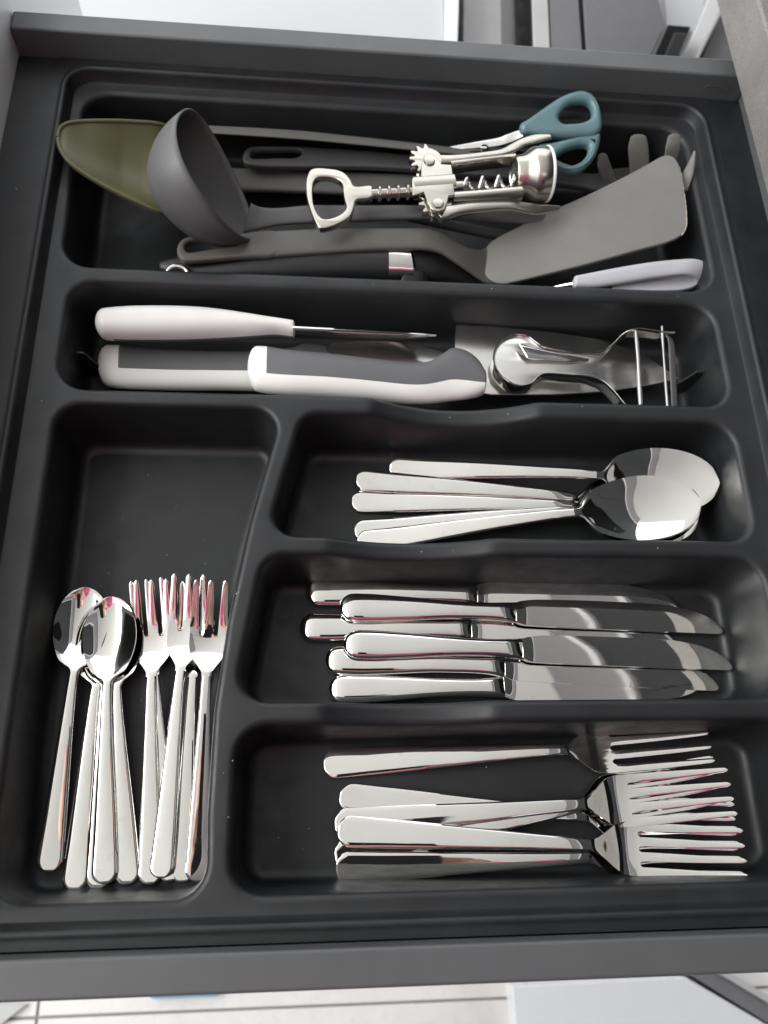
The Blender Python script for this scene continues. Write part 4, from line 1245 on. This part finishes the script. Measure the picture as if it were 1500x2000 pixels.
put('frame_plate', plate([(209.0, 410.1, -1.0), (214.8, 412.5, -1.0), (215.6, 422.5, -1.0), (217.4, 429.3, -1.0), (220.8, 431.3, -1.0), (224.0, 430.2, -1.0), (228.3, 423.0, -1.0), (234.5, 423.0, -1.0), (235.1, 415.5, -1.0), (235.5, 398.4, -1.0), (231.6, 397.8, -1.0), (230.7, 393.3, -1.0), (228.5, 386.8, -1.0), (224.3, 385.4, -1.0), (220.2, 387.1, -1.0), (217.9, 392.9, -1.0), (216.3, 400.0, -1.0), (209.1, 396.8, -1.0)], (), 2.2, 0.5, 2, smooth=False), M['nickel'], ck)
put('frame_sleeve', bar([(208.6, 398.5, 4.0), (234.2, 402.6, 4.0)], [11.4, 11.4], 12.4, 12, 28, 3.2), M['nickel'], ck)
put('frame_bar', edge_loft([(232.2, 417.4, 5.0), (252.6, 421.7, 5.0), (273.9, 426.1, 5.0)], [(232.7, 413.7, 5.0), (252.4, 418.4, 5.0), (273.7, 423.1, 5.0)], 9, 16, 14, 5), M['nickel'], ck)
put('frame_bar', edge_loft([(232.9, 393.2, 5.0), (250.9, 395.9, 5.0), (275.0, 400.3, 5.0)], [(233.3, 388.0, 5.0), (250.6, 391.1, 5.0), (277.2, 395.6, 5.0)], 9, 16, 14, 5), M['nickel'], ck)
b0, b1 = np.array((272.8, 413.3, 4.0)), np.array((294.3, 415.5, 4.0))
bd = (b1 - b0) / np.linalg.norm(b1 - b0)
bl = np.linalg.norm(b1 - b0)
put('bell', lathe(b0, bd, [(0.6, 8.6), (0.0, 9.0), (0.0, 10.8), (0.8, 11.4), (bl * 0.22, 11.8), (bl * 0.32, 12.6), (bl * 0.50, 15.4), (bl * 0.58, 16.2), (bl * 0.93, 16.6), (bl * 0.96, 16.2), (bl * 0.96, 13.8), (bl * 0.4, 12.0), (0.9, 8.8)], 56, False, False), M['nickel'], ck, sharp=35)
put('bell_lip', lathe(b0 + bd * bl * 0.955, bd, [(0, 14.0), (0, 16.5), (0.5, 16.9), (1.4, 16.9), (1.8, 16.4), (1.8, 14.0)], 56, False, False), M['ivory'], ck, sharp=35)
w0, w1 = np.array((238.7, 402.9, 4.0)), np.array((275.3, 408.5, 4.0))
wd = (w1 - w0) / np.linalg.norm(w1 - w0)
ws = np.cross(wd, (0, 0, 1.0))
ws /= np.linalg.norm(ws)
wu = np.cross(ws, wd)
hx = []
for k in range(150):
    t = k / 149
    a = 2 * math.pi * 3.6 * t
    r_ = 3.9 * min(1, t / 0.12)
    hx.append(w0 + (w1 - w0) * t + ws * r_ * math.cos(a) + wu * r_ * math.sin(a))
put('worm', tube(hx, [1.45 if i < 140 else 1.45 * (150 - i) / 10 for i in range(150)], 10), M['plain_steel'], ck)
put('worm_socket', bar([(234.8, 401.8, 4.0), (240.0, 402.6, 4.0)], [4.6, 4.6], 5, 6, 16, 4), M['nickel'], ck)


def lever(gc, gr, a0, a1, U, L, z):
    pts = []
    nt = 6
    for i in range(nt * 4):
        a = R(a0 + (a1 - a0) * i / (nt * 4 - 1))
        r = gr if i % 4 in (1, 2) else gr - 3.0
        pts.append((gc[0] + r * math.cos(a), gc[1] + r * math.sin(a), z))
    for i in range(10):
        a = R(a1 + (360 + a0 - a1) * (i + 1) / 11)
        pts.append((gc[0] + (gr - 3.4) * math.cos(a), gc[1] + (gr - 3.4) * math.sin(a), z))
    return join([plate(pts, (), 5.0, 0.35, 2, smooth=False), edge_loft(U, L, [5.4, 5.2, 4.6, 4.0, 2.6, 2.4], 50, 18, 4.0, 0, 1.2)])


g1, g2 = np.array((219.0, 420.3, 4.0)), np.array((223.6, 387.6, 4.0))
put('lever', lever(g1, 12.0, 88, 246, [(218.6, 427.4, 4.0), (226.3, 425.2, 4.0), (237.4, 426.0, 4.0), (256.0, 430.0, 4.0), (265.4, 432.8, 4.0), (272.1, 437.5, 4.0), (280.6, 442.7, 5.0), (289.3, 445.5, 6.0), (297.6, 444.9, 7.0)], [(219.5, 418.3, 4.0), (226.6, 418.4, 4.0), (237.1, 419.9, 4.0), (255.6, 424.5, 4.0), (269.0, 428.0, 4.0), (275.2, 431.4, 4.0), (281.4, 436.3, 5.0), (289.3, 438.9, 6.0), (298.7, 441.9, 7.0)], 4.2), M['nickel'], ck, sharp=40)
put('lever', lever(g2, 12.0, 122, 290, [(224.6, 386.6, 3.4), (231.6, 387.0, 3.4), (244.5, 390.6, 3.4), (258.2, 393.4, 3.0), (270.7, 394.7, 2.4), (277.2, 393.7, 1.8), (287.2, 393.8, 1.0), (302.0, 395.8, -2.0)], [(225.3, 374.9, 3.4), (229.8, 376.7, 3.4), (237.5, 380.3, 3.4), (253.1, 384.3, 3.0), (270.1, 387.1, 2.4), (278.3, 386.5, 1.4), (286.8, 386.6, 0.0), (301.0, 392.1, -2.0)], 3.4), M['nickel'], ck, sharp=40)
for c in [(218.7, 415.2, 9.2), (222.6, 382.4, 9.2)]:
    put('rivet', lathe(c, (0, 0, 1), [(-1, 3.6), (0.9, 3.6), (1.5, 3.2), (1.7, 2.4), (1.75, 0.4)], 26), M['nickel'], ck)

# ------------------------------------------------------------------ specks of dust on the dark plastic
pts = [(13.5, 419, 0.2), (7, 246.5, 0.2), (56, 225, FLOOR), (44, 198, FLOOR), (70, 177, FLOOR), (90, 186, FLOOR), (52, 120, FLOOR), (135, 30, FLOOR), (150, 34, FLOOR), (393, 353, 0.2), (-22, 380, 7.6), (300, 252, 0.2), (120, 246, 0.2)]
for i in range(48):
    c = random.random()
    if c < 0.4:
        pts.append((random.uniform(30, 98), random.uniform(20, 215), FLOOR))
    elif c < 0.6:
        pts.append((random.uniform(130, 375), random.uniform(20, 70), FLOOR))
    elif c < 0.8:
        pts.append((random.uniform(110, 122), random.uniform(10, 240), -0.2))
    else:
        pts.append((random.uniform(140, 380), random.choice((250, 168, 329.5)), -9 if random.random() < 0 else 0.1))
pts = [q for q in pts if q[2] < -20 or not any(inside(q[0], q[1], [(c[0], c[1]) for c in cell]) for cell in CELLS)]
dv_, df_ = [], []
for x, y, z in pts:
    z = dip(x, y, z) if z > -20 else z
    r_ = random.uniform(0.12, 0.32)
    dv, dff = lathe((x, y, z - 0.05), (random.uniform(-.4, .4), random.uniform(-.4, .4), 1), [(0, r_ * .6), (r_ * .6, r_), (r_ * 1.2, r_ * .5)], 6)
    k = len(dv_)
    dv_ += dv
    df_ += [tuple(i + k for i in q) for q in dff]
o = mesh_obj('dust_specks', dv_, df_, M['dust'], None, smooth=False)
tag(o, 'tiny pale dust specks scattered over the dark tray', 'dust', None, 'stuff')

for o in list(COL.objects):
    if o.type == 'MESH' and o.name.startswith(('handle_shell', 'soft_grip')):
        strip_unused(o)

# ------------------------------------------------------------------ the kitchen round the drawer, seen only in the steel
M['charcoal'] = plastic('charcoal_lacquer', (0.018, 0.019, 0.021), 0.6, 0.06, gbump=0, spec=0.2)
M['ceiling'] = plastic('ceiling_paint', (0.86, 0.85, 0.82), 0.8, 0.01, gbump=0)
M['backdrop_grey'] = plastic('dark_wall_paint', (0.07, 0.07, 0.072), 0.8, 0.05, gbump=0, spec=0.2)
M['skin'] = plastic('skin', (0.52, 0.33, 0.25), 0.5, 0.06, gbump=0)
M['pink'] = plastic('pink_cotton', (0.62, 0.12, 0.24), 0.85, 0.10, gbump=0)
M['denim'] = plastic('dark_denim', (0.03, 0.04, 0.07), 0.85, 0.15, gbump=0)
M['hair'] = plastic('brown_hair', (0.06, 0.035, 0.02), 0.6, 0.3, gbump=0)
t = thing('kitchen_wall', 'grey wall behind the worktop', 'wall', (1285, 200, 72))
put('splashback', box(1270, 1300, -1500, 2200, 72, 480), M['charcoal'], t, smooth=False)
put('wall_strip', box(1270, 1300, -1500, 2200, 480.2, 1600), M['backdrop_grey'], t, smooth=False)
for i in range(4):
    y0 = -900 + i * 600
    t = thing('wall_cabinet', ('first', 'second', 'third', 'fourth')[i] + ' charcoal wall cabinet above the worktop, counted from the near end', 'cabinet', (1130, y0 + 300, 600), 'wall cabinets above the worktop')
    put('carcass', box(900, 1269, y0, y0 + 598, 600, 1150), M['charcoal'], t, smooth=False)
    put('door', box(880, 899.5, y0 + 1, y0 + 597, 595, 1150), M['charcoal'], t, smooth=False, bevel=1)
    put('added_cornice', box(868, 1269, y0, y0 + 598, 1150.5, 1190), M['strip_pale'], t, smooth=False)  # added strip, there to reflect as a pale line in the blades
t = thing('added_soffit', 'unseen grey box added over the wall cabinets for a band in reflections', 'added_soffit', (1080, 300, 1201))
put('added_grey_box', box(885, 1269, -900, 1500, 1190.5, 1699), M['panel_grey'], t, smooth=False)  # added block: gives the steel a mid grey band below the ceiling
t = thing('added_dark_unit', 'unseen tall charcoal unit added behind the person to darken that side', 'cabinet', (100, -1300, FZ))
put('carcass', box(-900, 1009, -1700, -1121, FZ, 1400), M['charcoal'], t, smooth=False)  # added unit: blocks light from the near side, reflects dark in the steel
for i in range(3):
    put('door', box(-898 + i * 636, -266 + i * 636, -1120.5, -1100, FZ + 80, 1398), M['charcoal'], t, smooth=False, bevel=1)


def skinned(name, nodes, links, mat, parent=None, sub=2):
    """one continuous surface grown over a skeleton; nodes: key -> (x, y, z, rx, ry)"""
    keys = list(nodes)
    me = bpy.data.meshes.new(name)
    me.from_pydata([tuple(c * MM for c in nodes[k][:3]) for k in keys], [(keys.index(a), keys.index(b)) for a, b in links], [])
    o = bpy.data.objects.new(name, me)
    COL.objects.link(o)
    sk = o.modifiers.new('skin', 'SKIN')
    sk.use_smooth_shade = True
    sv = me.skin_vertices[0].data
    for i, k in enumerate(keys):
        sv[i].radius = (nodes[k][3] * MM, nodes[k][4] * MM)
        sv[i].use_root = (i == 0)
    ss = o.modifiers.new('smooth', 'SUBSURF')
    ss.levels = ss.render_levels = sub
    me.materials.append(mat)
    if parent is not None:
        o.parent = parent
    return o


CM = cam.matrix_basis.copy()
if True:
    rot = cam.rotation_euler.to_matrix()
    CC = Vector(cam.location) / MM
    bz, bx, by = rot.col[2], rot.col[0], rot.col[1]
    ph_c = CC + bz * 16 - by * 58 + bx * 22        # the phone's back is just behind the lens
ph = thing('phone', 'black phone held over the drawer, mirrored in the spoons', 'phone', tuple(ph_c))
vv, ff = box(-36, 36, -74, 74, -4, 4)
vv = [tuple(ph_c + bx * a + by * b + bz * c) for a, b, c in vv]
put('phone_body', (vv, ff), M['black'], ph, smooth=False, bevel=3, segs=3)

px_, py_ = 160, -225
N = {'pelvis': (px_, py_ - 120, 130, 150, 110), 'waist': (px_, py_ - 70, 280, 125, 95), 'chest': (px_, py_ + 5, 460, 145, 105), 'neck0': (px_, py_ + 15, 590, 70, 60),
     'neck1': (px_, py_ + 40, 650, 52, 52), 'head0': (px_, py_ + 70, 710, 70, 78), 'head1': (px_, py_ + 75, 790, 74, 86), 'crown': (px_, py_ + 65, 850, 50, 58)}
K = [('pelvis', 'waist'), ('waist', 'chest'), ('chest', 'neck0'), ('neck0', 'neck1'), ('neck1', 'head0'), ('head0', 'head1'), ('head1', 'crown')]
for s, sd in ((-1, 'l'), (1, 'r')):
    grip = ph_c + bx * (s * 40) - by * 30
    N[sd + 'sh'] = (px_ + s * 165, py_ + 10, 550, 58, 55)
    N[sd + 'el'] = (px_ + s * 215, py_ + 95, 320, 42, 42)
    wr = grip + Vector((s * 38, -78, -8))
    N[sd + 'wr'] = (*wr, 25, 20)
    pm = grip + Vector((s * 14, -30, 2))
    N[sd + 'pm'] = (*pm, 30, 14)
    K += [('chest', sd + 'sh'), (sd + 'sh', sd + 'el'), (sd + 'el', sd + 'wr'), (sd + 'wr', sd + 'pm')]
    for f, (off, ln) in enumerate(((24, 52), (8, 62), (-8, 58), (-24, 44))):
        a = pm + by * off + bz * 4
        N[f'{sd}f{f}a'] = (*(a + bx * (s * 4)), 9, 9)
        N[f'{sd}f{f}b'] = (*(a - bx * (s * ln * 0.35) + bz * -10 + by * 8), 8, 8)
        N[f'{sd}f{f}c'] = (*(a - bx * (s * ln * 0.62) + bz * -10 + by * 12), 6.5, 6.5)
        K += [(sd + 'pm', f'{sd}f{f}a'), (f'{sd}f{f}a', f'{sd}f{f}b'), (f'{sd}f{f}b', f'{sd}f{f}c')]
    N[sd + 't0'] = (*(wr + by * 24 + bz * 14), 11, 11)
    N[sd + 't1'] = (*(pm + by * 22 + bz * 16 - bx * (s * 16)), 9, 9)
    K += [(sd + 'wr', sd + 't0'), (sd + 't0', sd + 't1')]
    N[sd + 'hip'] = (px_ + s * 90, py_ - 130, 60, 95, 95)
    N[sd + 'kn'] = (px_ + s * 95, py_ - 160, -330, 62, 62)
    N[sd + 'an'] = (px_ + s * 100, py_ - 230, -710, 42, 42)
    N[sd + 'toe'] = (px_ + s * 110, py_ - 100, -752, 40, 26)
    K += [('pelvis', sd + 'hip'), (sd + 'hip', sd + 'kn'), (sd + 'kn', sd + 'an'), (sd + 'an', sd + 'toe')]
person = skinned('person', N, K, M['skin'])
tag(person, 'person in a pink top leaning over the drawer with a phone', 'person')
shirt = {k: (*N[k][:3], N[k][3] + 14, N[k][4] + 14) for k in ('waist', 'pelvis', 'chest', 'neck0')}
shirt['neck0'] = (px_, py_ + 12, 570, 88, 74)
KS = [('waist', 'pelvis'), ('waist', 'chest'), ('chest', 'neck0')]
for sd in 'lr':
    shirt[sd + 'sh'] = (*N[sd + 'sh'][:3], 70, 66)
    a, b = Vector(N[sd + 'sh'][:3]), Vector(N[sd + 'el'][:3])
    shirt[sd + 'sl'] = (*b, 54, 54)
    w_ = Vector(N[sd + 'wr'][:3])
    shirt[sd + 'cuff'] = (*(b.lerp(w_, 0.85)), 38, 34)
    KS += [('chest', sd + 'sh'), (sd + 'sh', sd + 'sl'), (sd + 'sl', sd + 'cuff')]
skinned('shirt', shirt, KS, M['pink'], person)
tr = {k: (*N[k][:3], N[k][3] + 12, N[k][4] + 12) for k in ('pelvis', 'lhip', 'lkn', 'lan', 'rhip', 'rkn', 'ran')}
skinned('trousers', tr, [('pelvis', 'lhip'), ('lhip', 'lkn'), ('lkn', 'lan'), ('pelvis', 'rhip'), ('rhip', 'rkn'), ('rkn', 'ran')], M['denim'], person)
hr = {'h0': (px_, py_ + 45, 838, 62, 70), 'h1': (px_, py_ + 10, 780, 72, 60), 'h2': (px_, py_ - 5, 690, 70, 48), 'h3': (px_, py_ - 25, 600, 60, 36)}
skinned('hair', hr, [('h0', 'h1'), ('h1', 'h2'), ('h2', 'h3')], M['hair'], person)
for s in (-1, 1):
    put('eye', lathe((px_ + s * 31, py_ + 150, 775), (0, 1, -0.2), [(-8, 3), (-4, 9), (0, 11), (3, 9), (5, 4)], 16), M['white'], person)
put('nose', loft([[(px_ + a * w, py_ + 145 + b * d, z) for a, b in ((-1, 0), (-0.6, 0.8), (0, 1), (0.6, 0.8), (1, 0), (0, -0.6))] for z, w, d in ((778, 6, 8), (755, 10, 18), (738, 14, 26), (730, 10, 12))]), M['skin'], person)
put('mouth', lathe((px_, py_ + 140, 708), (1, 0, 0), [(-24, 1), (-14, 6), (0, 8), (14, 6), (24, 1)], 12), M['pink'], person)

o = put('ceiling', box(-800, 1269, -1000, 1800, 1700, 1720), M['ceiling'], None, smooth=False)
o['kind'] = 'structure'
